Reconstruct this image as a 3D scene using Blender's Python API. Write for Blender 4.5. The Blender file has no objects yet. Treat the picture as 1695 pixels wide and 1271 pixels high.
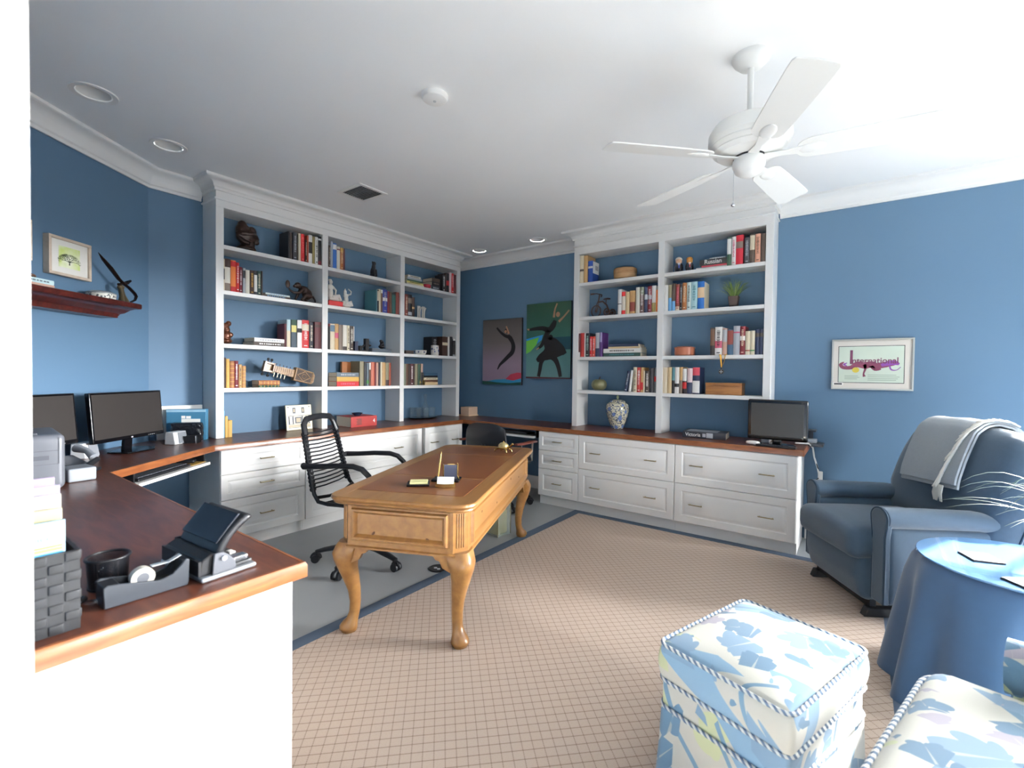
import bpy, bmesh, math, random
from mathutils import Vector, Matrix, Euler
random.seed(7)
S = bpy.context.scene
COL = S.collection
PI = math.pi
R = math.radians

# ---------------------------------------------------------------- materials
def lin(c):
    if isinstance(c, str):
        c = tuple(int(c[i:i+2], 16)/255 for i in (0, 2, 4))
    return tuple(x/12.92 if x <= .04045 else ((x+.055)/1.055)**2.4 for x in c)

MATS = {}
def mat(name, c, rough=.5, metal=0., var=0., vscale=8., bump=0., bscale=200., coat=0., sheen=0., trans=0., ior=1.45, alpha=1., spec=.5):
    if name in MATS: return MATS[name]
    m = bpy.data.materials.new(name); m.use_nodes = True
    nt = m.node_tree; b = nt.nodes['Principled BSDF']
    col = lin(c)
    b.inputs['Base Color'].default_value = (*col, 1)
    b.inputs['Roughness'].default_value = rough
    b.inputs['Metallic'].default_value = metal
    b.inputs['IOR'].default_value = ior
    b.inputs['Coat Weight'].default_value = coat
    b.inputs['Coat Roughness'].default_value = .15
    b.inputs['Sheen Weight'].default_value = sheen
    b.inputs['Transmission Weight'].default_value = trans
    b.inputs['Alpha'].default_value = alpha
    b.inputs['Specular IOR Level'].default_value = spec
    tc = None
    if var or bump:
        tc = nt.nodes.new('ShaderNodeTexCoord')
    if var:
        n = nt.nodes.new('ShaderNodeTexNoise'); n.inputs['Scale'].default_value = vscale; n.inputs['Detail'].default_value = 4
        nt.links.new(tc.outputs['Object'], n.inputs['Vector'])
        mx = nt.nodes.new('ShaderNodeMix'); mx.data_type = 'RGBA'
        mx.inputs[6].default_value = (*[x*(1-var) for x in col], 1); mx.inputs[7].default_value = (*[min(1, x*(1+var)) for x in col], 1)
        nt.links.new(n.outputs['Fac'], mx.inputs[0]); nt.links.new(mx.outputs[2], b.inputs['Base Color'])
    if bump:
        n2 = nt.nodes.new('ShaderNodeTexNoise'); n2.inputs['Scale'].default_value = bscale; n2.inputs['Detail'].default_value = 3
        nt.links.new(tc.outputs['Object'], n2.inputs['Vector'])
        bp = nt.nodes.new('ShaderNodeBump'); bp.inputs['Strength'].default_value = bump; bp.inputs['Distance'].default_value = .003
        nt.links.new(n2.outputs['Fac'], bp.inputs['Height']); nt.links.new(bp.outputs['Normal'], b.inputs['Normal'])
    MATS[name] = m
    return m

def wood(name, c1, c2, rough=.35, scale=(2, 14, 14), detail=6, coat=.2, dist=1.2, knots=None):
    if name in MATS: return MATS[name]
    m = mat(name, c1, rough, coat=coat)
    nt = m.node_tree; b = nt.nodes['Principled BSDF']
    tc = nt.nodes.new('ShaderNodeTexCoord'); mp = nt.nodes.new('ShaderNodeMapping'); mp.inputs['Scale'].default_value = scale
    n = nt.nodes.new('ShaderNodeTexNoise'); n.inputs['Scale'].default_value = 3; n.inputs['Detail'].default_value = detail; n.inputs['Distortion'].default_value = dist
    rp = nt.nodes.new('ShaderNodeValToRGB'); rp.color_ramp.elements[0].position = .3; rp.color_ramp.elements[1].position = .72
    rp.color_ramp.elements[0].color = (*lin(c1), 1); rp.color_ramp.elements[1].color = (*lin(c2), 1)
    nt.links.new(tc.outputs['Object'], mp.inputs['Vector']); nt.links.new(mp.outputs[0], n.inputs['Vector'])
    nt.links.new(n.outputs['Fac'], rp.inputs[0]); nt.links.new(rp.outputs[0], b.inputs['Base Color'])
    return m

class NT:
    """tiny helper to write node maths"""
    def __init__(s, m):
        s.nt = m.node_tree; s.b = s.nt.nodes['Principled BSDF']
    def n(s, t, **kw):
        x = s.nt.nodes.new(t)
        for k, v in kw.items(): setattr(x, k, v)
        return x
    def link(s, a, b): s.nt.links.new(a, b)
    def math(s, op, a, b=None, c=None):
        x = s.nt.nodes.new('ShaderNodeMath'); x.operation = op
        for i, v in enumerate((a, b, c)):
            if v is None: continue
            if isinstance(v, (int, float)): x.inputs[i].default_value = v
            else: s.link(v, x.inputs[i])
        return x.outputs[0]
    def mix(s, f, a, b):
        x = s.nt.nodes.new('ShaderNodeMix'); x.data_type = 'RGBA'
        for i, v in ((0, f), (6, a), (7, b)):
            if isinstance(v, (int, float)): x.inputs[i].default_value = v
            elif isinstance(v, (str, tuple)): x.inputs[i].default_value = (*lin(v), 1)
            else: s.link(v, x.inputs[i])
        return x.outputs[2]

# ---------------------------------------------------------------- mesh builder
class MB:
    def __init__(s): s.v = []; s.f = []; s.mi = []
    def add(s, vs, fs, mi=0, M=None):
        o = len(s.v)
        for p in vs:
            p = Vector(p)
            if M is not None: p = M @ p
            s.v.append(p)
        for f in fs: s.f.append([i+o for i in f]); s.mi.append(mi)
        return s
    def box(s, x0, x1, y0, y1, z0, z1, mi=0, M=None):
        vs = [(x, y, z) for z in (z0, z1) for y in (y0, y1) for x in (x0, x1)]
        return s.add(vs, [(0, 2, 3, 1), (4, 5, 7, 6), (0, 1, 5, 4), (2, 6, 7, 3), (0, 4, 6, 2), (1, 3, 7, 5)], mi, M)
    def lathe(s, prof, n=24, mi=0, c=(0, 0, 0), M=None, cap=True):
        vs = []; fs = []
        for r, z in prof:
            for k in range(n):
                a = 2*PI*k/n; vs.append((c[0]+r*math.cos(a), c[1]+r*math.sin(a), c[2]+z))
        for i in range(len(prof)-1):
            for k in range(n):
                a, b = i*n+k, i*n+(k+1) % n
                fs.append((a, b, b+n, a+n))
        if cap:
            if prof[0][0] > 1e-5: fs.append(tuple(range(n))[::-1])
            if prof[-1][0] > 1e-5: fs.append(tuple(range((len(prof)-1)*n, len(prof)*n)))
        return s.add(vs, fs, mi, M)
    def tube(s, pts, r, n=8, mi=0, closed=False, M=None, flat=1.0, up=None):
        pts = [Vector(p) for p in pts]; k = len(pts)
        rs = r if isinstance(r, (list, tuple)) else [r]*k
        vs = []; fs = []; prev = None
        for i, p in enumerate(pts):
            if closed: t = pts[(i+1) % k]-pts[i-1]
            else: t = pts[min(i+1, k-1)]-pts[max(i-1, 0)]
            if t.length < 1e-9: t = Vector((0, 0, 1))
            t.normalize()
            if prev is None:
                a = Vector(up) if up else (Vector((0, 0, 1)) if abs(t.z) < .9 else Vector((1, 0, 0)))
            else: a = prev
            a = a-t*a.dot(t)
            if a.length < 1e-6: a = t.orthogonal()
            a.normalize(); b = t.cross(a); prev = a
            for j in range(n):
                q = 2*PI*j/n
                vs.append(p+a*(rs[i]*math.cos(q)*flat)+b*(rs[i]*math.sin(q)))
        m = k if closed else k-1
        for i in range(m):
            for j in range(n):
                i2 = (i+1) % k
                fs.append((i*n+j, i*n+(j+1) % n, i2*n+(j+1) % n, i2*n+j))
        if not closed:
            fs.append(tuple(range(n))[::-1]); fs.append(tuple(range((k-1)*n, k*n)))
        return s.add(vs, fs, mi, M)
    def cyl(s, p0, p1, r0, r1=None, n=12, mi=0, M=None):
        return s.tube([p0, p1], [r0, r0 if r1 is None else r1], n, mi, M=M)
    def prism(s, poly, a0, a1, mi=0, M=None, axis='z'):
        n = len(poly)
        def P(u, w, a): return {'z': (u, w, a), 'y': (u, a, w), 'x': (a, u, w)}[axis]
        vs = [P(u, w, a0) for u, w in poly]+[P(u, w, a1) for u, w in poly]
        fs = [tuple(range(n))[::-1], tuple(range(n, 2*n))]+[(i, (i+1) % n, (i+1) % n+n, i+n) for i in range(n)]
        return s.add(vs, fs, mi, M)
    def sweep(s, prof, path, closed=False, mi=0, M=None):
        """prof: (out, z) pairs; path: plan polyline; 'out' goes to the LEFT of the path's direction, corners mitred"""
        n = len(path); m = len(prof); vs = []; fs = []
        for i in range(n):
            p = Vector(path[i])
            d0 = (Vector(path[i])-Vector(path[i-1])) if (i > 0 or closed) else None
            d1 = (Vector(path[(i+1) % n])-Vector(path[i])) if (i < n-1 or closed) else None
            d0 = d0.normalized() if d0 else d1.normalized(); d1 = d1.normalized() if d1 else d0
            n0 = Vector((-d0.y, d0.x)); n1 = Vector((-d1.y, d1.x))
            k = n0+n1; k = k/(max(.2, k.dot(n0)))
            for o, z in prof: vs.append((p.x+k.x*o, p.y+k.y*o, z))
        for i in range(n if closed else n-1):
            i2 = (i+1) % n
            for j in range(m):
                j2 = (j+1) % m
                fs.append((i*m+j, i2*m+j, i2*m+j2, i*m+j2))
        if not closed:
            fs.append(tuple(range(m))); fs.append(tuple(range((n-1)*m, n*m))[::-1])
        return s.add(vs, fs, mi, M)
    def ball(s, c, r, n=12, mi=0, M=None):
        rx, ry, rz = r if isinstance(r, (tuple, list)) else (r, r, r)
        h = max(4, n//2); vs = []; fs = []
        for i in range(h+1):
            t = PI*i/h
            for j in range(n):
                a = 2*PI*j/n
                vs.append((c[0]+rx*math.sin(t)*math.cos(a), c[1]+ry*math.sin(t)*math.sin(a), c[2]+rz*math.cos(t)))
        for i in range(h):
            for j in range(n): fs.append((i*n+j, (i+1)*n+j, (i+1)*n+(j+1) % n, i*n+(j+1) % n))
        return s.add(vs, fs, mi, M)
    def rbox(s, c, h, r, n=8, mi=0, M=None, fn=None):
        """rounded box about c with half sizes h and edge radius r; fn bends each point (given unit coords)"""
        r = min(r, min(h)*.999)
        def ax(hh):
            L = [-hh+r*(1-math.cos(PI/2*i/4)) for i in range(5)]
            inner = [-(hh-r)+2*(hh-r)*i/n for i in range(1, n)] if hh-r > 1e-4 else []
            return L+inner+[-x for x in L[::-1]]
        X, Y, Z = [ax(q) for q in h]
        def emit(A, B, fix, order):
            vs = []; fs = []
            for a in A:
                for b in B:
                    p = [0, 0, 0]; p[order[0]] = a; p[order[1]] = b; p[order[2]] = fix
                    inn = [max(-(h[i]-r), min(h[i]-r, p[i])) for i in range(3)]
                    d = Vector([p[i]-inn[i] for i in range(3)])
                    q = Vector(inn)+(d.normalized()*r if d.length > 1e-9 else d)
                    if fn: q = Vector(fn(q.x/h[0], q.y/h[1], q.z/h[2], q))
                    vs.append(q+Vector(c))
            nb = len(B); flip = (fix > 0) == (order in ((0, 1, 2), (1, 2, 0), (2, 0, 1)))
            for i in range(len(A)-1):
                for j in range(nb-1):
                    f = (i*nb+j, (i+1)*nb+j, (i+1)*nb+j+1, i*nb+j+1)
                    fs.append(f if flip else f[::-1])
            s.add(vs, fs, mi, M)
        for sg in (-1, 1):
            emit(X, Y, sg*h[2], (0, 1, 2)); emit(Y, Z, sg*h[0], (1, 2, 0)); emit(Z, X, sg*h[1], (2, 0, 1))
        return s
    def build(s, name, mats, parent=None, bevel=0, angle=35, merge=False, remesh=0, seg=2, smooth=True, loc=None, rotz=None):
        me = bpy.data.meshes.new(name)
        me.from_pydata([tuple(p) for p in s.v], [], s.f)
        if not isinstance(mats, (list, tuple)): mats = [mats]
        for m in mats: me.materials.append(m)
        me.polygons.foreach_set('material_index', s.mi)
        bm = bmesh.new(); bm.from_mesh(me)
        if merge: bmesh.ops.remove_doubles(bm, verts=bm.verts, dist=1e-5)
        bmesh.ops.recalc_face_normals(bm, faces=bm.faces)
        bm.to_mesh(me); bm.free()
        if smooth:
            me.polygons.foreach_set('use_smooth', [True]*len(me.polygons))
            me.set_sharp_from_angle(angle=R(angle))
        o = bpy.data.objects.new(name, me); COL.objects.link(o)
        if parent is not None: o.parent = parent
        if loc is not None: o.location = loc
        if rotz is not None: o.rotation_euler = (0, 0, rotz)
        if bevel:
            b = o.modifiers.new('bevel', 'BEVEL'); b.width = bevel; b.segments = seg; b.limit_method = 'ANGLE'; b.angle_limit = R(40)
            b.harden_normals = False
        if remesh:
            q = o.modifiers.new('remesh', 'REMESH'); q.mode = 'VOXEL'; q.voxel_size = remesh; q.use_smooth_shade = True
            w = o.modifiers.new('smooth', 'SMOOTH'); w.factor = .5; w.iterations = 3
        return o

def tag(o, label, cat, group=None):
    o['label'] = label; o['category'] = cat
    if group: o['group'] = group
    return o
def thing(name, label, cat, loc=(0, 0, 0), rotz=0, group=None):
    o = bpy.data.objects.new(name, None); COL.objects.link(o)
    o.location = loc; o.rotation_euler = (0, 0, rotz); o.empty_display_size = .05
    return tag(o, label, cat, group)
def struct(o):
    o['kind'] = 'structure'; return o
def plabel(o, t): o['label'] = t; return o

def text(body, size, mt, parent, loc, rot, name='lettering', extrude=.0006, align='CENTER', sx=1.0, bold=0.0):
    cu = bpy.data.curves.new(name, 'FONT'); cu.body = body; cu.size = size; cu.extrude = extrude; cu.align_x = align; cu.align_y = 'CENTER'
    cu.offset = bold
    t = bpy.data.objects.new(name+'_tmp', cu); COL.objects.link(t)
    bpy.context.view_layer.update()
    me = bpy.data.meshes.new_from_object(t.evaluated_get(bpy.context.evaluated_depsgraph_get()))
    bpy.data.objects.remove(t); bpy.data.curves.remove(cu)
    me.materials.clear(); me.materials.append(mt)
    o = bpy.data.objects.new(name, me); COL.objects.link(o); o.parent = parent
    o.location = loc; o.rotation_euler = rot; o.scale = (sx, 1, 1)
    return o

# frames of reference: the corner of the two bookcase walls is the origin, L wall is x=0, R wall is y=0
W1O = Vector((0, -3.22)); W1D = Vector((.598, -.80)); W1N = Vector((.80, .598)); W1ROT = math.atan2(.80, -.598)
def W1(t, d, z): p = W1O+W1D*t+W1N*d; return (p.x, p.y, z)
LROT = PI/2

# ---------------------------------------------------------------- palette
CEIL = 2.686; HC = .76
M_white = mat('cabinet_white', 'e9e7e3', .35, var=.02, vscale=3)
M_trim = mat('trim_white', 'ebe9e5', .4)
M_ceil = mat('ceiling_white', 'efefee', .9, var=.02, vscale=2, bump=.15, bscale=300)
M_blue = mat('wall_blue', '53708a', .6, var=.03, vscale=1.5, bump=.08, bscale=350)
M_brass = mat('brass', 'c9a866', .25, 1)
M_bronze = mat('handle_bronze', 'a89a78', .3, 1)
M_black = mat('black_plastic', '15161a', .4)
M_blackgloss = mat('black_gloss', '0c0c0f', .12)
M_screen = mat('screen', '222120', .25)
M_dark = mat('dark_metal', '26262a', .4, .6)
M_chrome = mat('chrome', 'c9cbd0', .15, 1)
M_silver = mat('silver_plastic', 'b4b7bc', .35)
M_grey = mat('grey_plastic', '85898f', .4)
M_greydk = mat('grey_dark_plastic', '4a4c52', .45)
M_page = mat('book_pages', 'd9cdb8', .8, var=.12, vscale=150)
M_paper = mat('white_paper', 'efece6', .7)
M_statue = mat('dark_bronze', '2c1e19', .35, .3, var=.3, vscale=30)
M_blackstat = mat('black_stone', '131216', .35)
M_plaster = mat('white_porcelain', 'd9d5cd', .3)
M_top = wood('worktop_wood', '4a2418', '6a3a26', .38, (1.5, 9, 9), coat=.25)
M_lit_edge = wood('worktop_lit_edge', '6c3a1e', '8c5530', .3, (2, 2, 14), coat=.2)  # worktop wood made lighter: the light on its edge put into the colour
M_pine = wood('desk_pine', '7c552e', '916939', .34, (9, .8, 9), coat=.2, dist=.5, detail=8)
M_leather = mat('desk_leather', '744526', .32, var=.18, vscale=6, bump=.1, bscale=250, coat=.1)
M_mahog = wood('shelf_mahogany', '32120f', '55201a', .3, (10, 2, 10), coat=.3)
HEX = dict(aqua='a9cbd0', black='17161a', blue='2b62ac', blue2='1f5fa6', brightorange='e0762c', brown='5f4333', brownorange='a5683a', charcoal='33333a',
 coral='c46f58', cream='d8cbb0', crimson='b01f30', darkbrown='3a2620', darkgreen='2c4a3a', darkteal='27433f', gold='c59b4b', goldtan='c89f57', green='4f8a4a',
 greengrey='808672', greyred='6c5350', leather='98603a', leathertan='a97c50', lemon='d8cc7e', lightred='d86a62', lilac='9a92b8', maroon='53252a', mint='9cc0b0',
 mintwhite='cfdcd6', navyblue='21418a', navydark='1c2844', navyslate='34526c', olive='8a7c4c', olivegrey='8a8268', orange='dd7a3a', paleblue='b4cdd0', paletan='d2b88e',
 paper='dcd6c8', peach='e3c39c', pink='c25a72', pinkbeige='b89484', pinkred='c84a58', pinkwhite='e0c8c8', purple='4a2c66', red='c02a2c', red2='a8332f', redbrown='7c3a32',
 redorange='cf4c36', royal='26348c', rust='96432c', salmon='d49a82', silver='a9acb2', skyblue='6aa2d0', slate='44525c', steel='5c7486', steelgrey='667078', tan='c09a68',
 taupe='76685e', teal='4f7f88', teal2='23544e', umber='453a34', white='e6e3de', wine='6c1a26')
def cm(n): return mat('paint_'+n, HEX[n], .55, var=.05, vscale=25)
# ---------------------------------------------------------------- the room
YW0 = -4.295; TW1 = 1.344; XE = 8.6
P_W1 = W1(TW1, 0, 0)
def wall(name, a, b, z0=0, z1=CEIL, th=.12, m=M_blue):
    a = Vector(a[:2]); b = Vector(b[:2]); d = (b-a).normalized(); n = Vector((-d.y, d.x))  # thickness on the left of a->b = outside
    poly = [a, b, b+n*th, a+n*th]
    return struct(MB().prism([(p.x, p.y) for p in poly], z0, z1).build(name, m, smooth=False))
wall('wall_bookcase', (0, -3.22), (0, 0))
wall('wall_diagonal', P_W1, (0, -3.22))
wall('wall_door', (3.413, YW0), P_W1)
o = MB()
o.box(3.413, 5.3, YW0-.12, YW0, 2.35, CEIL); o.box(5.3, XE+.12, YW0-.12, YW0, 0, CEIL)
M_navy = mat('wall_navy', '22303f', .7)  # unseen walls coloured dark to cut the light they bounce onto the back wall
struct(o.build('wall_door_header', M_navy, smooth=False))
WZ = (.3, 2.12)
def window_wall(wname, nname, a, b, w0, w1, wm=M_blue):
    """wall from a to b (outside on its left) with a window between the lengths w0 and w1 along it"""
    a = Vector(a); b = Vector(b); d = (b-a).normalized(); L = (b-a).length; n = Vector((-d.y, d.x))
    M = Matrix(((d.x, n.x, 0, a.x), (d.y, n.y, 0, a.y), (0, 0, 1, 0), (0, 0, 0, 1)))
    z0, z1 = WZ; o = MB(); NV = max(3, round((w1-w0)/.32))
    o.box(0, w0, 0, .14, 0, CEIL, M=M); o.box(w1, L, 0, .14, 0, CEIL, M=M); o.box(w0, w1, 0, .14, 0, z0, M=M); o.box(w0, w1, 0, .14, z1, CEIL, M=M)
    struct(o.build(wname, wm, smooth=False))
    o = MB()
    for p, q in ((w0, w0+.05), (w1-.05, w1)): o.box(p, q, .03, .09, z0, z1, M=M)
    o.box(w0, w1, .03, .09, z0, z0+.05, M=M); o.box(w0, w1, .03, .09, z1-.05, z1, M=M)
    for q in range(1, NV): y = w0+(w1-w0)*q/NV; o.box(y-.011, y+.011, .05, .07, z0, z1, M=M)
    for q in range(1, 6): z = z0+(z1-z0)*q/6; o.box(w0, w1, .05, .07, z-.011, z+.011, M=M)
    o.box(w0-.04, w1+.04, -.05, .03, z0-.03, z0, M=M)
    for p, q in ((w0-.07, w0), (w1, w1+.07)): o.box(p, q, -.02, 0, z0, z1+.07, M=M)
    o.box(w0-.07, w1+.07, -.02, 0, z1, z1+.07, M=M)
    struct(o.build(nname, M_trim, bevel=.003))
    return M @ Vector(((w0+w1)/2, .15, (z0+z1)/2)), math.atan2(d.y, d.x), w1-w0
PORT = [window_wall('wall_back', 'window_1', (-.14, 0), (XE+.14, 0), 5.08+.14, 8.2+.14),
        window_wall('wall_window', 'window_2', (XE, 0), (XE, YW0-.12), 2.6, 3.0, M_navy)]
# floor
M_floor = mat('floor_grey', '9a9d9e', .42, var=.12, vscale=2.2, bump=.05, bscale=60)
struct(MB().box(-.12, XE+.14, YW0-.12, .14, -.1, 0).build('floor', M_floor, smooth=False))
struct(MB().box(-.12, XE+.14, -6.72, YW0-.12, -.1, 0).build('floor_hall', mat('hall_bounce_floor', 'dcd6ca', .5, var=.05, vscale=4), smooth=False))  # unseen hall floor made pale to bounce fill light into the room
# hallway behind the camera
o = MB(); o.box(2.2, XE+.14, -6.72, -6.6, 0, CEIL); o.box(2.08, 2.2, -6.72, YW0-.12, 0, CEIL); o.box(XE+.02, XE+.14, -6.72, YW0-.12, 0, CEIL)
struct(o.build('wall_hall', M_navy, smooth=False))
# ceiling with four round holes for the cans
CANS = [(.882, -3.695), (.533, -3.262), (.54, -.25), (1.33, -.24)]
bm = bmesh.new()
def loop(pts):
    vs = [bm.verts.new((x, y, CEIL)) for x, y in pts]
    return [bm.edges.new((vs[i], vs[(i+1) % len(vs)])) for i in range(len(vs))]
E = loop([(-.12, -6.72), (XE+.14, -6.72), (XE+.14, .12), (-.12, .12)])
for x, y in CANS: E += loop([(x+.072*math.cos(2*PI*k/32), y+.072*math.sin(2*PI*k/32)) for k in range(32)])
bmesh.ops.triangle_fill(bm, use_beauty=True, use_dissolve=False, edges=E)
for f in bm.faces:
    f.normal_update()
    if f.normal.z > 0: f.normal_flip()
me = bpy.data.meshes.new('ceiling'); bm.to_mesh(me); bm.free(); me.materials.append(M_ceil)
o = bpy.data.objects.new('ceiling', me); COL.objects.link(o); struct(o)
struct(MB().box(-.12, XE+.14, -6.72, .12, CEIL+.16, CEIL+.22).build('ceiling_roof', M_ceil, smooth=False))
# crown moulding on the walls: profile (out from wall, z)
def crown_prof(o, h, top=CEIL, lip=.012):
    z = top-h
    P = [(0, z), (lip, z), (lip, z+.018), (lip+.008, z+.024)]
    for k in range(0, 7):
        a = PI/2*k/6
        P.append((lip+.01+(o-lip-.022)*(1-math.cos(a)), z+.026+(h-.05)*math.sin(a)))
    P += [(o-.004, top-.02), (o, top-.016), (o, top), (0, top)]
    return P
CP = crown_prof(.1, .128)
for k, path in enumerate([[(3.40, YW0), P_W1[:2], (0, -3.22), (0, -2.89)], [(0, -.225), (0, 0), (1.765, 0)], [(3.536, 0), (XE, 0), (XE, YW0)]]):
    struct(MB().sweep(CP, path[::-1]).build('trim_%d' % (k+1), M_trim, angle=25))
BP = [(0, 0), (.016, 0), (.016, .11), (.010, .125), (.004, .135), (0, .135)]
for k, path in enumerate([[(.30, -3.22-.401), (0, -3.22), (0, -2.975)], [(0, -.235), (0, 0), (1.56, 0)], [(3.76, 0), (XE, 0), (XE, YW0)]]):
    struct(MB().sweep(BP, path[::-1]).build('baseboard_%s' % ('diagonal', 'corner', 'back')[k], M_trim, angle=25))
# door jamb the camera looks past
o = MB(); o.box(3.393, 3.413, YW0-.14, YW0+.005, 0, 2.35); o.box(3.31, 3.407, YW0, YW0+.02, 0, 2.43); o.box(3.32, 3.395, YW0+.02, YW0+.026, 0, 2.42)
o.box(3.413, 5.3, YW0-.14, YW0+.005, 2.33, 2.35)
struct(o.build('door_1', M_trim, bevel=.003))

# ---------------------------------------------------------------- ceiling fixtures
def can_light(x, y, lab):
    t = thing('recessed_light', lab, 'ceiling light', (x, y, CEIL), 0, 'recessed ceiling lights')
    MB().lathe([(.072, .0), (.075, -.004), (.098, -.006), (.1, -.002), (.1, 0)], 40, cap=False).build('trim_ring', M_trim, t)
    MB().lathe([(.071, .0), (.066, .03), (.06, .10), (.0, .105)], 40, cap=False).build('reflector', mat('reflector', 'e4e2de', .35), t)
    MB().lathe([(.045, .1), (.05, .07), (.04, .055), (0, .052)], 24, cap=False).build('bulb', mat('frosted_bulb', 'f0efec', .4), t)
can_light(*CANS[0], 'recessed ceiling light nearest the door jamb, above the blue tree picture')
can_light(*CANS[1], 'recessed ceiling light above the mahogany shelf end, beside the angled crown moulding')
can_light(*CANS[2], 'small recessed ceiling light beside the right end of the left bookcase')
can_light(*CANS[3], 'small recessed ceiling light beside the left end of the right bookcase')
t = thing('smoke_detector', 'round white smoke detector on the ceiling', 'smoke detector', (2.305, -2.668, CEIL))
MB().lathe([(.066, 0), (.066, -.012), (.06, -.024), (.03, -.03), (0, -.031)], 36, cap=False).build('casing', M_trim, t)
MB().lathe([(.008, -.0295), (.008, -.033), (0, -.033)], 12, cap=False).build('test_button', M_silver, t)
t = thing('air_vent', 'square white air vent grille in the ceiling', 'vent', (.9, -2.09, CEIL))
o = MB(); a, b = .15, .13
for x0, x1, y0, y1 in ((-a, a, -b, -b+.03), (-a, a, b-.03, b), (-a, -a+.03, -b+.03, b-.03), (a-.03, a, -b+.03, b-.03)): o.box(x0, x1, y0, y1, -.008, 0)
o.build('frame', M_trim, t, bevel=.002)
MB().box(-.12, .12, -.1, .1, -.002, -.0005).build('backing', mat('vent_dark', '3c3e3e', .9), t)
o = MB()
for k in range(11):
    y = -.095+k*.0185
    o.add([(-.12, y+.008, -.001), (.12, y+.008, -.001), (.12, y, -.009), (-.12, y, -.009), (-.12, y+.010, -.001), (.12, y+.010, -.001), (.12, y+.002, -.009), (-.12, y+.002, -.009)],
          [(0, 1, 2, 3), (4, 7, 6, 5), (0, 4, 5, 1), (3, 2, 6, 7), (0, 3, 7, 4), (1, 5, 6, 2)])
o.build('louvre', M_silver, t, smooth=False)

# ceiling fan
M_fan = mat('fan_white', 'e6e5e1', .35)
t = thing('ceiling_fan', 'white five blade ceiling fan with a pull chain', 'ceiling fan', (3.66, -2.06, CEIL))
MB().lathe([(.078, 0), (.078, -.01), (.072, -.022), (.05, -.045), (.028, -.052), (0, -.052)], 36, cap=False).build('canopy', M_fan, t)
o = MB(); o.cyl((0, 0, -.05), (0, 0, -.29), .0125, n=16); o.lathe([(.022, -.27), (.026, -.285), (.026, -.3)], 20); o.build('downrod', M_fan, t)
MB().lathe([(.03, -.285), (.1, -.288), (.15, -.305), (.168, -.335), (.17, -.37), (.164, -.378), (.16, -.385), (.163, -.392), (.152, -.40), (.148, -.407), (.15, -.412), (.135, -.42), (.13, -.427), (.1, -.436), (.05, -.44), (0, -.44)], 48, cap=False).build('motor_housing', M_fan, t)
MB().lathe([(.064, -.438), (.064, -.446), (0, -.446)], 40, cap=False).build('accent_ring', M_dark, t)
MB().lathe([(.062, -.446), (.066, -.455), (.066, -.48), (.056, -.505), (.035, -.52), (.012, -.526), (0, -.527)], 40, cap=False).build('switch_housing', M_fan, t)
o = MB(); pc = (-.055, -.03)
for k in range(26): o.ball((pc[0], pc[1], -.5-k*.0055), .0016, 6)
o.build('pull_chain', M_chrome, t); MB().ball((pc[0], pc[1], -.648), (.009, .009, .008), 12).build('chain_knob', M_chrome, t)
for k in range(5):
    a = R(8.5+72*k); Mx = Matrix.Rotation(a, 4, 'Z')
    o = MB(); pts = []
    for (x, w) in ((.185, .034), (.20, .052), (.225, .062), (.30, .066), (.45, .071), (.60, .074), (.64, .073), (.655, .066)): pts.append((x, w))
    poly = [(x, -w) for x, w in pts]+[(.662, 0)]+[(x, w) for x, w in pts[::-1]]+[(.18, 0)]
    Mt = Mx @ Matrix.Translation((0, 0, -.443)) @ Matrix.Rotation(R(-13), 4, "X")
    b = MB().prism(poly, -.003, .003, M=Mt).build('blade', M_fan, t, bevel=.002)
    o = MB()
    o.prism([(.06, -.022), (.13, -.014), (.2, -.024), (.2, .024), (.13, .014), (.06, .022)], -.008, -.003, M=Mt)
    o.ball((.235, 0, -.003), (.055, .03, .009), 18, M=Mt)
    o.build('blade_iron', M_fan, t, bevel=.002)

# ---------------------------------------------------------------- bookcases
def bookcase(name, label, loc, rotz, W, stiles, shelves, ztop, depth, cw=.098):
    t = thing(name, label, 'bookcase', loc, rotz)
    for (a, b) in stiles:
        MB().box(a, b, 0, depth, HC+.001, ztop).build('upright', M_white, t, bevel=.002)
    for i in range(len(stiles)-1):
        a, b = stiles[i][1], stiles[i+1][0]
        for z in shelves:
            MB().box(a, b, .004, depth, z-.031, z).build('shelf', M_white, t, bevel=.002)
        for z in shelves:   # small shelf pins under the right end
            pass
    o = MB(); o.box(0, W, 0, .02, ztop, CEIL-.002); o.box(.0, W, .02, depth, ztop, ztop+.02)
    o.box(0, .02, .02, depth, ztop+.02, CEIL-.002); o.box(W-.02, W, .02, depth, ztop+.02, CEIL-.002)
    o.build('frieze', M_white, t, bevel=.002)
    path = [(0, depth-.001), (0, 0), (W, 0), (W, depth-.001)]
    o = MB(); o.sweep(crown_prof(cw, .085, lip=.014), path[::-1])
    o.sweep([(0, 2.535), (.010, 2.537), (.012, 2.543), (.010, 2.549), (0, 2.551)], path[::-1])
    o.build('crown', M_white, t, angle=25)
    return t
L0, L1_, L2_, L3 = -2.8783, -1.9951, -1.1148, -.2376; sw = .0548
def st(W0, cs): return [(c-W0, d-W0) for c, d in cs]
bookcase('bookcase', 'tall white built-in bookcase with three bays, left of the two dancer prints', (.2378, L0, 0), LROT, L3-L0,
         st(L0, [(L0, L0+sw), (L1_-sw/2, L1_+sw/2), (L2_-sw/2, L2_+sw/2), (L3-sw, L3)]), (2.2122, 1.8731, 1.4734, 1.1371), 2.484, .2368)
R0, R1_, R2_ = 1.7744, 2.6508, 3.5256
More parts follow.
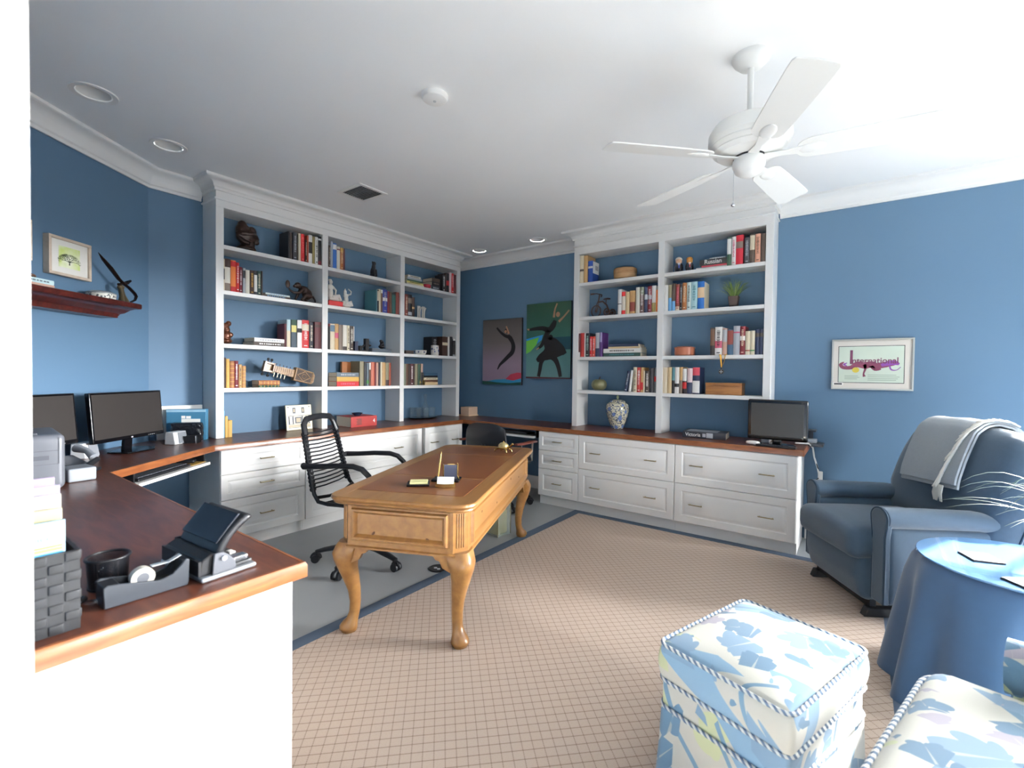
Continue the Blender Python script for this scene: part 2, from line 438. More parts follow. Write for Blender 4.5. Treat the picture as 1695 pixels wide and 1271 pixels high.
bookcase('bookcase', 'tall white built-in bookcase with two bays, right of the two dancer prints', (R0, -.2393, 0), 0, R2_-R0,
         st(R0, [(R0, R0+sw), (R1_-sw/2, R1_+sw/2), (R2_-sw, R2_)]), (2.1808, 1.8448, 1.4509, 1.1204), 2.4621, .2383)

# ---------------------------------------------------------------- base cabinets and worktop
def panel_front(W, H, fr=.055, y=0):
    """raised-panel drawer front, front face at y, facing -y"""
    fr = min(fr, H*.24)
    rings = [(0, .003), (.003, 0), (fr, 0), (fr+.006, .007), (fr+.013, .007), (fr+.03, .0005), (fr+.032, 0)]
    vs = [(0, y+.018, 0), (W, y+.018, 0), (W, y+.018, H), (0, y+.018, H)]; fs = [(0, 1, 2, 3)]
    for ins, d in rings: vs += [(ins, y+d, ins), (W-ins, y+d, ins), (W-ins, y+d, H-ins), (ins, y+d, H-ins)]
    n = len(rings)+1
    for i in range(n-1):
        for k in range(4): fs.append((i*4+k, i*4+(k+1) % 4, (i+1)*4+(k+1) % 4, (i+1)*4+k))
    fs.append(tuple(range((n-1)*4, n*4)))
    return MB().add(vs, fs)
def pull(parent, x, z, L=.1):
    o = MB()
    o.tube([(x-L/2, -.022, z), (x-L/2+.004, -.026, z), (x+L/2-.004, -.026, z), (x+L/2, -.022, z)], .0045, 8)
    for s in (-1, 1): o.cyl((x+s*(L/2-.008), 0, z), (x+s*(L/2-.008), -.024, z), .0035, n=8)
    o.build('handle', M_bronze, parent)
def unit(label, loc, rotz, W, depth, rows, nh, zt=.718, toe=True, zb=.0887):
    t = thing('drawer_cabinet', label, 'cabinet', loc, rotz, 'white drawer cabinets')
    MB().box(0, W, .02, depth, zb-.001, zt).build('body', M_white, t, bevel=.0015)
    if toe: MB().box(0, W, .045, depth-.05, 0, zb).build('toe_kick', M_white, t)
    for z0, z1 in rows:
        d = panel_front(W-.004, z1-z0-.004).build('drawer', M_white, t, loc=(.002, 0, z0+.002), angle=20)
        for f in nh: pull(d, (W-.004)*f, (z1-z0)*.5)
    return t
lab = 'white three drawer cabinet unit under the left bookcase, next to the keyboard nook'
unit(lab, (.562, -2.974, 0), LROT, .614, .555, [(.092, .365), (.365, .545), (.545, .716)], (.5,), toe=True)
unit('white drawer cabinet unit behind the bungee cord chair', (.562, -2.358, 0), LROT, 1.235, .555, [(.092, .40), (.40, .716)], (.25, .75))
unit('white file cabinet unit at the corner end below the glass carafe', (.562, -1.085, 0), LROT, .555, .555, [(.092, .40), (.40, .716)], (.22, .78))
MB().box(.03, .5, -1.122, -1.0865, .001, .718).build('gap_shade_strip', M_dark); tag(bpy.data.objects['gap_shade_strip'], 'dark narrow strip for the shade in the gap between two white cabinet units', 'shade strip')  # dark strip added to stand for the shade in the open gap
unit('narrow white three drawer cabinet unit below the ginger jar end', (1.5635, -.519, 0), 0, .4405, .517, [(.092, .355), (.355, .535), (.535, .716)], (.5,))
unit('wide white two drawer cabinet unit below the ginger jar, centre of the right wall', (2.005, -.519, 0), 0, .8815, .517, [(.092, .405), (.405, .716)], (.2, .78))
unit('wide white two drawer cabinet unit below the television, beside the recliner', (2.888, -.519, 0), 0, .857, .517, [(.092, .405), (.405, .716)], (.2, .78))
# peninsula cabinet
t = thing('peninsula_cabinet', 'plain white end panel cabinet in the left foreground under the worktop', 'cabinet', (2.85, -3.7, 0))
MB().box(-1.25, -.02, -.57, -.02, .09, .718).build('body', M_white, t)
MB().box(-1.25, -.03, -.57, -.06, 0, .09).build('toe_kick', M_white, t)
o = MB(); o.box(-.02, 0, -.59, -.016, 0, .718); o.build('end_panel', M_white, t, bevel=.001)
for z0, z1 in ((.092, .392), (.396, .716)):
    for k in range(2): MB().box(-.62*k-.618, -.62*k-.001, -.0155, 0, z0, z1).build('drawer', M_white, t, bevel=.002)

t = thing('worktop', 'long dark wood worktop running along the walls with front edge painted lighter as lit', 'worktop')
CX, CY, PY, PX, DK = .556, -.511, -3.694, 2.88, (1.104, -3.694)
outer = [(3.77, -.001), (3.77, CY), (CX, CY), (CX, -3.016), DK, (PX, PY), (PX, YW0+.001), (P_W1[0], YW0+.001), (.0015, -3.22), (.0015, -.001)]
MB().prism([(x*1, y) for x, y in outer], .7235, HC).build('top', M_top, t, bevel=.002)
edge_path = [(3.77, -.003), (3.77, CY), (CX, CY), (CX, -3.016), DK, (PX, PY), (PX, YW0+.004)]
MB().sweep([(0, .72), (.012, .72), (.012, .752), (.008, .7598), (0, .7603)], [(x, y) for x, y in edge_path]
           ).build('lit_edge', M_lit_edge, t, angle=30)  # front edge strip carrying painted light, likely the same wood as the top
# ---------------------------------------------------------------- rug
def rug_mat():
    m = mat('rug_lattice', 'd6c8ba', .95); N = NT(m)
    tc = N.n('ShaderNodeTexCoord'); mp = N.n('ShaderNodeMapping'); mp.inputs['Rotation'].default_value = (0, 0, R(45))
    N.link(tc.outputs['Object'], mp.inputs['Vector']); sp = N.n('ShaderNodeSeparateXYZ'); N.link(mp.outputs[0], sp.inputs[0])
    c = .037
    u = N.math('FRACT', N.math('DIVIDE', sp.outputs[0], c)); v = N.math('FRACT', N.math('DIVIDE', sp.outputs[1], c))
    lu = N.math('LESS_THAN', u, .085); lv = N.math('LESS_THAN', v, .085)
    dots = N.math('GREATER_THAN', N.math('FRACT', N.math('DIVIDE', sp.outputs[1], c/4)), .35)
    mid = N.math('MULTIPLY', N.math('LESS_THAN', N.math('ABSOLUTE', N.math('SUBTRACT', u, .54)), .03), dots)
    line = N.math('MAXIMUM', N.math('MULTIPLY', lu, 1.0), N.math('MULTIPLY', lv, N.math('GREATER_THAN', N.math('FRACT', N.math('DIVIDE', sp.outputs[0], c/5)), .3)))
    nz = N.n('ShaderNodeTexNoise'); nz.inputs['Scale'].default_value = 350; N.link(tc.outputs['Object'], nz.inputs['Vector'])
    base = N.mix(nz.outputs['Fac'], 'b39f90', 'c3b2a4')
    col = N.mix(N.math('MULTIPLY', line, .78), base, '7c6656')
    col = N.mix(N.math('MULTIPLY', mid, .0), col, 'a58a74')
    N.link(col, N.b.inputs['Base Color'])
    bp = N.n('ShaderNodeBump'); bp.inputs['Strength'].default_value = .4; bp.inputs['Distance'].default_value = .002
    N.link(N.math('SUBTRACT', nz.outputs['Fac'], line), bp.inputs['Height']); N.link(bp.outputs[0], N.b.inputs['Normal'])
    return m
t = thing('rug', 'large beige lattice area rug with a blue border under the desk', 'rug', (0, 0, 0))
rx0, rx1, ry0, ry1, bw = 1.965, 4.29, -3.675, -.492, .08
MB().box(rx0+bw, rx1-bw, ry0+bw, ry1-bw, .0005, .0075).build('field', rug_mat(), t)
o = MB(); o.sweep([(-bw, .0005), (-bw, .008), (-.004, .0085), (0, .006), (0, .0005)], [(rx0, ry0), (rx0, ry1), (rx1, ry1), (rx1, ry0)], closed=True)
o.build('border', mat('rug_border', '4e5d70', .95, var=.15, vscale=200, bump=.3, bscale=500), t)

# ---------------------------------------------------------------- writing desk
dth = R(24.5)
t = thing('writing_desk', 'honey pine writing desk with brown leather top and cabriole legs', 'desk', (2.04, -2.20, .0092), dth)
DZ = .678
def oct_(hx, hy, c): return [(-hx+c, -hy), (hx-c, -hy), (hx, -hy+c), (hx, hy-c), (hx-c, hy), (-hx+c, hy), (-hx, hy-c), (-hx, -hy+c)]
def arcoct(hx, hy, c, n=5):
    P = []
    for (sx, sy, a0) in ((1, -1, -90), (1, 1, 0), (-1, 1, 90), (-1, -1, 180)):
        for k in range(n+1):
            a = R(a0+90*k/n); P.append((sx*(hx-c)+c*math.cos(a), sy*(hy-c)+c*math.sin(a)))
    return P
o = MB(); pf = [(-.03, .638), (.0, .640), (.008, .646), (.006, .652), (.014, .657), (.02, .666), (.018, .674), (.012, DZ), (-.06, DZ), (-.06, .638)]
path = arcoct(.345, .835, .07)
o.sweep(pf, path[::-1], closed=True)
o.prism(arcoct(.29, .78, .02), .64, DZ-.0005)
for y in (-.335, .395): o.box(-.285, .285, y-.014, y+.014, DZ-.001, DZ+.0003)
o.build('top', M_pine, t, angle=30)
for y0, y1 in ((-.70, -.349), (-.321, .381), (.409, .755)):
    c = .03
    MB().box(-.277, .277, y0, y1, DZ-.002, DZ+.0008).build('leather_panel', M_leather, t)
o = MB()
ap = oct_(.318, .808, .055); o.prism(ap, .432, .64)
# framed panels on each face
def frame_panel(o, x0, x1, z0, z1, M, w=.016):
    o.sweep([(.006, 0), (.002, .004), (-.002, .013), (-.008, .018), (-.016, .017), (-.02, .010), (-.022, .004), (-.028, .003), (-.03, 0)], [(x0, z0), (x1, z0), (x1, z1), (x0, z1)][::1], closed=True, M=M)
def facem(px, py, ang):  # local plane: x along, y up, z outwards
    d = Vector((math.cos(ang), math.sin(ang), 0)); up = Vector((0, 0, 1)); nn = Vector((math.sin(ang), -math.cos(ang), 0))
    return Matrix(((d.x, up.x, nn.x, px), (d.y, up.y, nn.y, py), (d.z, up.z, nn.z, 0), (0, 0, 0, 1)))
for (px, py, an, h) in ((0, -.808, 0, .218), (0, .808, PI, .218)):
    frame_panel(o, -h, h, .492, .600, facem(px, py, an))
for (px, py, an) in ((.318, 0, PI/2), (-.318, 0, -PI/2)):
    frame_panel(o, -.70, .70, .492, .600, facem(px, py, an))
for sx in (-1, 1):
    for sy in (-1, 1):
        for q in (-.017, -.0057, .0057, .017):
            cx, cy = sx*(.318-.0275), sy*(.808-.0275); tx, ty = -sx*sy*.7071, .7071
            tx, ty = (.7071, -.7071*sx*sy)
            o.cyl((cx+tx*q, cy+ty*q, .465), (cx+tx*q, cy+ty*q, .622), .0045, n=8)
o.sweep([(0, .425), (.008, .428), (.008, .436), (0, .442)], ap[::-1], closed=True)
o.build('apron', M_pine, t, angle=30)
# little dark knots in the boards
o = MB()
for (x, z, rx, rz, rot) in ((-.13, .505, .012, .006, -50), (.14, .498, .009, .006, 20)):
    o.ball((0, 0, 0), (rx, .0012, rz), 12, M=Matrix.Translation((x, -.8085, z)) @ Matrix.Rotation(R(rot), 4, 'Y'))
for (y, z, r) in ((-.52, .56, .008), (-.2, .52, .008), (.18, .575, .010), (.45, .53, .008)):
    o.ball((.3185, y, z), (.0012, r*1.4, r*.8), 12)
o.build('knots', mat('knot', '4e2c12', .5), t)['kind'] = 'stuff'
def cabriole(sx, sy):
    o = MB(); vs = []; P = [(.445, .0, .058), (.425, .012, .060), (.395, .026, .060), (.355, .030, .053), (.31, .022, .044), (.26, .008, .037), (.2, -.006, .031), (.14, -.012, .0265), (.09, -.009, .0255), (.06, .0, .028), (.042, .012, .037), (.026, .018, .043), (.014, .018, .043), (.008, .016, .038), (0, .016, .036)]
    n = 16; fs = []
    for (z, off, r) in P:
        cx = sx*(.272+off*.75); cy = sy*(.745+off*.75)
        for k in range(n):
            a = 2*PI*k/n; ca, sa = math.cos(a), math.sin(a); e = .75 if z > .3 else 1
            q = (abs(ca)**4+abs(sa)**4)**(-.25) if z > .36 else ((abs(ca)**2.6+abs(sa)**2.6)**(-1/2.6) if z > .2 else 1)
            vs.append((cx+r*q*ca, cy+r*q*sa, z))
    for i in range(len(P)-1):
        for k in range(n): fs.append((i*n+k, i*n+(k+1) % n, (i+1)*n+(k+1) % n, (i+1)*n+k))
    fs += [tuple(range(n)), tuple(range((len(P)-1)*n, len(P)*n))]
    o.add(vs, fs)
    prof = [(0, .44), (.115, .44), (.105, .425), (.085, .42), (.075, .405), (.055, .40), (.04, .37), (0, .35)]
    o.prism([(sx*(.25-u), z) for u, z in prof], sy*.775, sy*.80, axis='y')
    o.prism([(sy*(.72-u), z) for u, z in prof], sx*.285, sx*.312, axis='x')
    return o
for sx in (-1, 1):
    for sy in (-1, 1): cabriole(sx, sy).build('leg', M_pine, t, angle=50)
DTOP = DZ+.0107
def onDesk(x, y, z=0):
    return (2.04+x*math.cos(dth)-y*math.sin(dth), -2.20+x*math.sin(dth)+y*math.cos(dth), DTOP+z)

# ---------------------------------------------------------------- things on the desk
t = thing('pen_stand', 'brass desk stand with an upright pen, dark photo frame and memo base on the desk', 'desk stand', onDesk(.085, -.405), dth+R(8))
MB().rbox((0, 0, .006), (.075, .05, .006), .004).build('base', M_blackgloss, t)
o = MB(); o.tube([(-.045, -.015, .012), (-.043, -.013, .03), (-.035, -.004, .11), (-.03, 0, .155)], [.004, .005, .0045, .0012], 10); o.build('pen', M_brass, t)
o = MB()
o.tube([(-.018, .0, .012), (-.018, .0, .085), (-.022, 0, .088)], .003, 8); o.tube([(.07, -.012, .0125), (.06, .0, .03), (.06, .0, .092), (.056, 0, .095)], .003, 8)
o.box(.005, .045, -.002, .002, .086, .091); o.build('side_rail', M_brass, t)
MB().box(-.014, .056, -.001, .003, .015, .085).build('picture', mat('frame_picture', '5b5f74', .15), t)
t = thing('memo_pad', 'pad of pale yellow sticky notes in a black tray on the desk', 'notepad', onDesk(-.02, -.535), dth+R(20))
MB().box(-.06, .055, -.05, .04, .0005, .012).build('tray', M_blackgloss, t, bevel=.002)
MB().box(-.045, .045, -.035, .035, .0122, .02).build('notes', mat('sticky_yellow', 'dcd69a', .7), t)
t = thing('card_holder', 'brass card holder holding white business cards on the desk', 'card holder', onDesk(.13, -.555), dth+R(12))
o = MB(); cv = [(-.05+.1*k/8, -.012*math.cos((k/8-.5)*PI)) for k in range(9)]
o.prism(cv+[(.05, .03), (-.05, .03)], .0005, .004); 
for k in range(8):
    (xa, ya), (xb, yb) = cv[k], cv[k+1]; o.prism([(xa, ya), (xb, yb), (xb, yb+.002), (xa, ya+.002)], .004, .018)
o.box(-.05, .05, .026, .03, .004, .02); o.build('holder', M_brass, t)
for k in range(3):
    MB().box(-.043, .043, .004+.004*k, .0045+.004*k, .005, .055, M=Matrix.Rotation(R(-25), 4, 'X')).build('card', M_paper, t)
t = thing('turtle_figurine', 'small brass turtle figurine with a round clock shell at the far desk end', 'figurine', onDesk(.175, .575), dth-R(30))
o = MB(); o.ball((0, 0, .045), (.042, .036, .03), 18); o.build('shell', mat('shell_gold', 'd6c48c', .3, .7, var=.4, vscale=90), t)
o = MB(); o.ball((0, 0, .033), (.05, .042, .012), 16)
for s in (-1, 1):
    o.tube([(s*.03, -.02, .03), (s*.055, -.03, .022), (s*.06, -.032, .004)], [.009, .006, .006], 8); o.tube([(s*.03, .02, .03), (s*.05, .03, .02), (s*.055, .034, .004)], [.009, .006, .006], 8)
o.tube([(.045, 0, .04), (.07, 0, .052), (.085, 0, .065)], [.009, .007, .008], 8); o.ball((.09, 0, .07), (.012, .009, .009), 10)
o.tube([(-.045, 0, .035), (-.065, 0, .028)], [.006, .002], 8); o.ball((0, 0, .078), .006, 8)
o.build('body', M_brass, t, remesh=.0028)

# ---------------------------------------------------------------- bungee office chair
cth = R(25)
t = thing('office_chair', 'black bungee cord office chair behind the pine desk', 'office chair', (1.42, -2.44, 0), cth)
def star(t, a0, rr, mt, angs=None):
    h = MB(); h.lathe([(.0, .075), (.034, .075), (.04, .09), (.04, .125), (.03, .14), (0, .14)], 20, cap=False); h.build('hub', mt, t)
    for k in range(5):
        a = a0+2*PI*k/5; c, s = math.cos(a), math.sin(a)
        o = MB(); o.tube([(c*.03, s*.03, .112), (c*.12, s*.12, .108), (c*(rr-.05), s*(rr-.05), .085), (c*rr, s*rr, .072)], [.026, .025, .021, .018], 10, flat=.75, up=(0, 0, 1))
        o.cyl((c*(rr-.005), s*(rr-.005), .055), (c*(rr-.005), s*(rr-.005), .08), .016)
        leg = o.build('base_arm', mt, t)
        w = MB(); ox, oy = c*(rr+.004), s*(rr+.004); px, py = -s, c
        for q in (-1, 1): w.cyl((ox+px*.006*q, oy+py*.006*q, .028), (ox+px*.026*q, oy+py*.026*q, .028), .0275, .026, 18)
        w.tube([(ox+px*.022*math.cos(b)*0+c*.028*math.cos(b), oy+s*.028*math.cos(b), .03+.03*math.sin(b)) for b in [PI*j/8 for j in range(9)]], .012, 8)
        w.build('caster', M_black, leg)
star(t, R(222)-cth, .30, M_black)
o = MB(); o.cyl((0, 0, .12), (0, 0, .28), .026, n=18); o.cyl((0, 0, .28), (0, 0, .40), .016, n=16); o.build('gas_lift', M_dark, t)
o = MB(); o.rbox((0, 0, .405), (.1, .07, .02), .015); o.tube([(-.08, -.17, .425), (-.08, .17, .425)], .013); o.tube([(.1, -.17, .425), (.1, .17, .425)], .013)
o.tube([(.02, .07, .4), (.02, .2, .385)], .005); o.build('tilt_mechanism', M_black, t)
# continuous side tubes: seat to back
def sidetube(s):
    return [(.26, s*.18, .42), (.2, s*.215, .435), (0, s*.222, .435), (-.12, s*.22, .435), (-.19, s*.215, .445), (-.225, s*.208, .49), (-.245, s*.2, .55), (-.3, s*.185, .78), (-.33, s*.172, .90), (-.336, s*.155, .945), (-.34, s*.11, .962)]
o = MB(); pts = sidetube(-1)+[(-.34, 0, .966)]+sidetube(1)[::-1]+[(.275, .14, .415), (.28, 0, .413), (.275, -.14, .415)]
o.tube(pts, .0125, 10, closed=True); o.build('frame_tube', M_black, t)
o = MB(); o.tube([(-.31, -.178, .86), (-.333, -.165, .925), (-.339, -.13, .957), (-.341, -.05, .966), (-.341, .05, .966), (-.339, .13, .957), (-.333, .165, .925), (-.31, .178, .86)], .021, 10, flat=.8); o.build('head_bar', M_black, t)
for k in range(15):
    f = k/14; z = .525+.345*f; x = -.238-(z-.52)*.235
    w = .2-.026*f
    o = MB(); o.tube([(x-.002, -w, z), (x+.012, -w*.4, z-.004), (x+.012, w*.4, z-.004), (x-.002, w, z)], .0052, 6)
    for s in (-1, 1): o.cyl((x, s*w-.012, z-.006), (x, s*w+.012, z-.006), .0165, n=10)
    o.build('bungee_cord', M_black, t)
for k in range(12):
    x = -.16+.034*k; o = MB(); o.tube([(x, -.215, .438), (x, -.1, .425), (x, .1, .425), (x, .215, .438)], .0055, 6); o.build('seat_cord', M_black, t)
o = MB(); o.tube([(-.20, -.205, .47), (-.19, -.1, .455), (-.188, 0, .45), (-.19, .1, .455), (-.20, .205, .47)], .011, 8); o.build('lumbar_bar', M_black, t)
for s in (-1, 1):
    o = MB(); y = s*.25
    o.tube([(-.285, s*.215, .672), (-.27, y, .672), (-.18, y, .677), (-.05, y, .688), (.07, y, .69), (.13, y, .675), (.175, y, .635), (.2, y, .57), (.2, y, .50), (.17, s*.235, .45), (.12, s*.222, .437)], [.017, .019, .017, .0165, .0175, .0175, .017, .016, .014, .012, .011], 10)
    o.ball((-.288, s*.225, .672), .02, 10)
    o.build('armrest', M_black, t)

# second chair at the corner
t = thing('office_chair', 'black shell back office chair with wooden armrests at the corner worktop', 'office chair', (1.30, -.80, 0), R(96))
star(t, R(20), .30, M_black)
o = MB(); o.cyl((0, 0, .12), (0, 0, .4), .022, n=16); o.build('gas_lift', M_chrome, t)
o = MB(); o.rbox((.02, 0, .43), (.23, .23, .04), .035, fn=lambda a, b, c, q: (q.x, q.y, q.z+.012*(1-a*a)*(1-b*b)*(c > 0))); o.build('seat', mat('black_leather', '1d1e22', .38), t)
o = MB(); vs = []; fs = []; nu, nv = 12, 12
for i in range(nv+1):
    f = i/nv; z = .46+.36*f
    for j in range(nu+1):
        g = -1+2*j/nu; hw = .235*(1-.10*f-.12*max(0, f-.8)*5*abs(f-.8)*5*.4)
        y = g*hw; x = -.2-.07*f-.03*math.sin(PI*f)+.05*g*g*(1-.3*f)
        zz = z-(.05*abs(g)**4*(f > .5)*f)
        vs.append((x, y, zz))
n1 = len(vs); vs += [(x-.022, y, z) for x, y, z in vs]
for i in range(nv):
    for j in range(nu):
        a = i*(nu+1)+j; fs += [(a, a+1, a+nu+2, a+nu+1), (n1+a, n1+a+nu+1, n1+a+nu+2, n1+a+1)]
for i in range(nv):
    for j in (0, nu):
        a = i*(nu+1)+j; fs.append((a, a+nu+1, n1+a+nu+1, n1+a))
for j in range(nu):
    for i in (0, nv):
        a = i*(nu+1)+j; fs.append((a, a+1, n1+a+1, n1+a))
o.add(vs, fs); o.build('backrest', mat('black_leather', '1d1e22', .38), t, bevel=.006, seg=3, angle=60)
MB().rbox((-.275, 0, .56), (.012, .022, .07), .01).build('back_bracket', M_black, t)
for s in (-1, 1):
    o = MB(); o.tube([(-.12, s*.24, .43), (-.12, s*.3, .45), (-.12, s*.305, .62)], .009); o.tube([(.1, s*.24, .43), (.1, s*.3, .45), (.1, s*.305, .62)], .009); o.build('arm_post', M_chrome, t)
    o = MB(); o.tube([(-.22, s*.305, .64), (-.1, s*.31, .632), (.06, s*.31, .632), (.16, s*.305, .625), (.2, s*.295, .615)], [.02, .025, .025, .023, .012], 12, flat=.55, up=(0, 0, 1)); plabel(o.build('armrest', wood('arm_wood', '5a2418', '7c3a26', .3), t), 'red-brown wooden armrest')

# ---------------------------------------------------------------- keyboard trays
def keyboard(t, x0, x1, y0, y1, z, nm='keyboard'):
    k = t if nm is None else thing(nm, '', 'keyboard')
    return k
t = thing('keyboard_tray', 'white keyboard tray under the angled corner desk', 'keyboard tray', (.556+.0, -3.016, 0), math.atan2(.678, -.548))
# local x runs from the inner desk corner (negative) to the wall corner; local -y faces the room
Lk = .872
MB().box(-.69, -.06, -.015, .27, .642, .66).build('tray', M_white, t, bevel=.002)
for x in (-.68, -.07): MB().box(x-.006, x+.006, .02, .25, .6605, .718).build('slide', M_dark, t)
def kbd(loc, rot, L, W, lab):
    k = thing('keyboard', lab, 'keyboard', loc, rot)
    MB().rbox((0, 0, .009), (L/2, W/2, .0085), .006).build('case', M_black, k)
    o = MB()
    for r_ in range(5):
        n = 18
        for q in range(n):
            x = -L/2+.014+(L-.028)*q/n; y = -W/2+.014+(W-.03)*r_/5
            o.box(x, x+(L-.028)/n*.86, y, y+(W-.03)/5*.85, .017, .0225)
    kk = o.build('keys', M_greydk, k); kk['kind'] = 'stuff'; return k
ta = math.atan2(.678, -.548); tx = Vector((math.cos(ta), math.sin(ta))); tn = Vector((-math.sin(ta), math.cos(ta)))
def TR(x, y, z): p = Vector((.556, -3.016))+tx*x+tn*y; return (p.x, p.y, z)
kbd(TR(-.435, .09, .6602), ta, .44, .15, 'black keyboard on the white tray under the angled desk')
o = MB().box(-.07, .07, -.09, .09, .0012, .005).build('mouse_pad', mat('pad_yellow', 'b08a3c', .8), None, bevel=.002, loc=TR(-.138, .10, .66), rotz=ta); tag(o, 'yellow-brown mouse pad on the white tray under the angled desk', 'mouse pad')
def mouse(loc, rot, m, lab, sc=1):
    o = MB(); o.rbox((0, 0, .014), (.03*sc, .052*sc, .014), .0135, fn=lambda a, b, c, q: (q.x*(1-.15*abs(b)), q.y, q.z*(1-.25*b*b) if q.z > 0 else q.z))
    x = o.build('mouse', m, None, loc=loc, rotz=rot); return tag(x, lab, 'mouse')
mouse(TR(-.14, .09, .6657), ta+.3, M_black, 'black mouse on the yellow mouse pad')
t = thing('keyboard_tray', 'white keyboard tray under the worktop between the dancer prints and the floor', 'keyboard tray', (0, 0, 0))
MB().box(.62, 1.50, -.515, -.24, .636, .656).build('tray', M_white, t, bevel=.002)
for x in (.61, 1.51): MB().box(x-.006, x+.006, -.48, -.26, .64, .722).build('slide', M_dark, t)
kbd((1.16, -.40, .6565), .02, .45, .15, 'black keyboard on the tray behind the shell back chair')
# ---------------------------------------------------------------- floor bits
t = thing('floor_outlet', 'round black floor outlet beside the rug edge under the desk', 'floor outlet', (1.903, -2.214, 0))
MB().lathe([(.062, .0005), (.062, .004), (.052, .006), (.05, .0035), (0, .0035)], 36, cap=False).build('cover', M_black, t)
for x in (-.014, .014): MB().lathe([(.011, .0034), (.011, .0055), (0, .0055)], 16, c=(x, -.008, 0), cap=False).build('socket', M_silver, t)
t = thing('waste_bin', 'clear rectangular glass bin with yellowish contents under the far desk end', 'waste bin', (1.74, -1.44, 0), R(-4))
G = mat('clear_acrylic', 'dfe8dc', .05, trans=.0, alpha=.25)
o = MB(); w, d, h, k = .12, .075, .27, .004
o.box(-w, w, -d, -d+k, .001, h); o.box(-w, w, d-k, d, .001, h); o.box(-w, -w+k, -d+k, d-k, .001, h); o.box(w-k, w, -d+k, d-k, .001, h); o.box(-w+k, w-k, -d+k, d-k, .001, .005)
o.build('bin', G, t, smooth=False)
MB().rbox((-.005, 0, .10), (.105, .062, .093), .012).build('contents', mat('paper_yellow', 'b3ab6a', .6, var=.25, vscale=12), t)
o = MB()
for x in (-w, w):
    for y in (-d, d): o.cyl((x, y, .001), (x, y, h), .003, n=8)
o.build('edge', M_bronze, t)
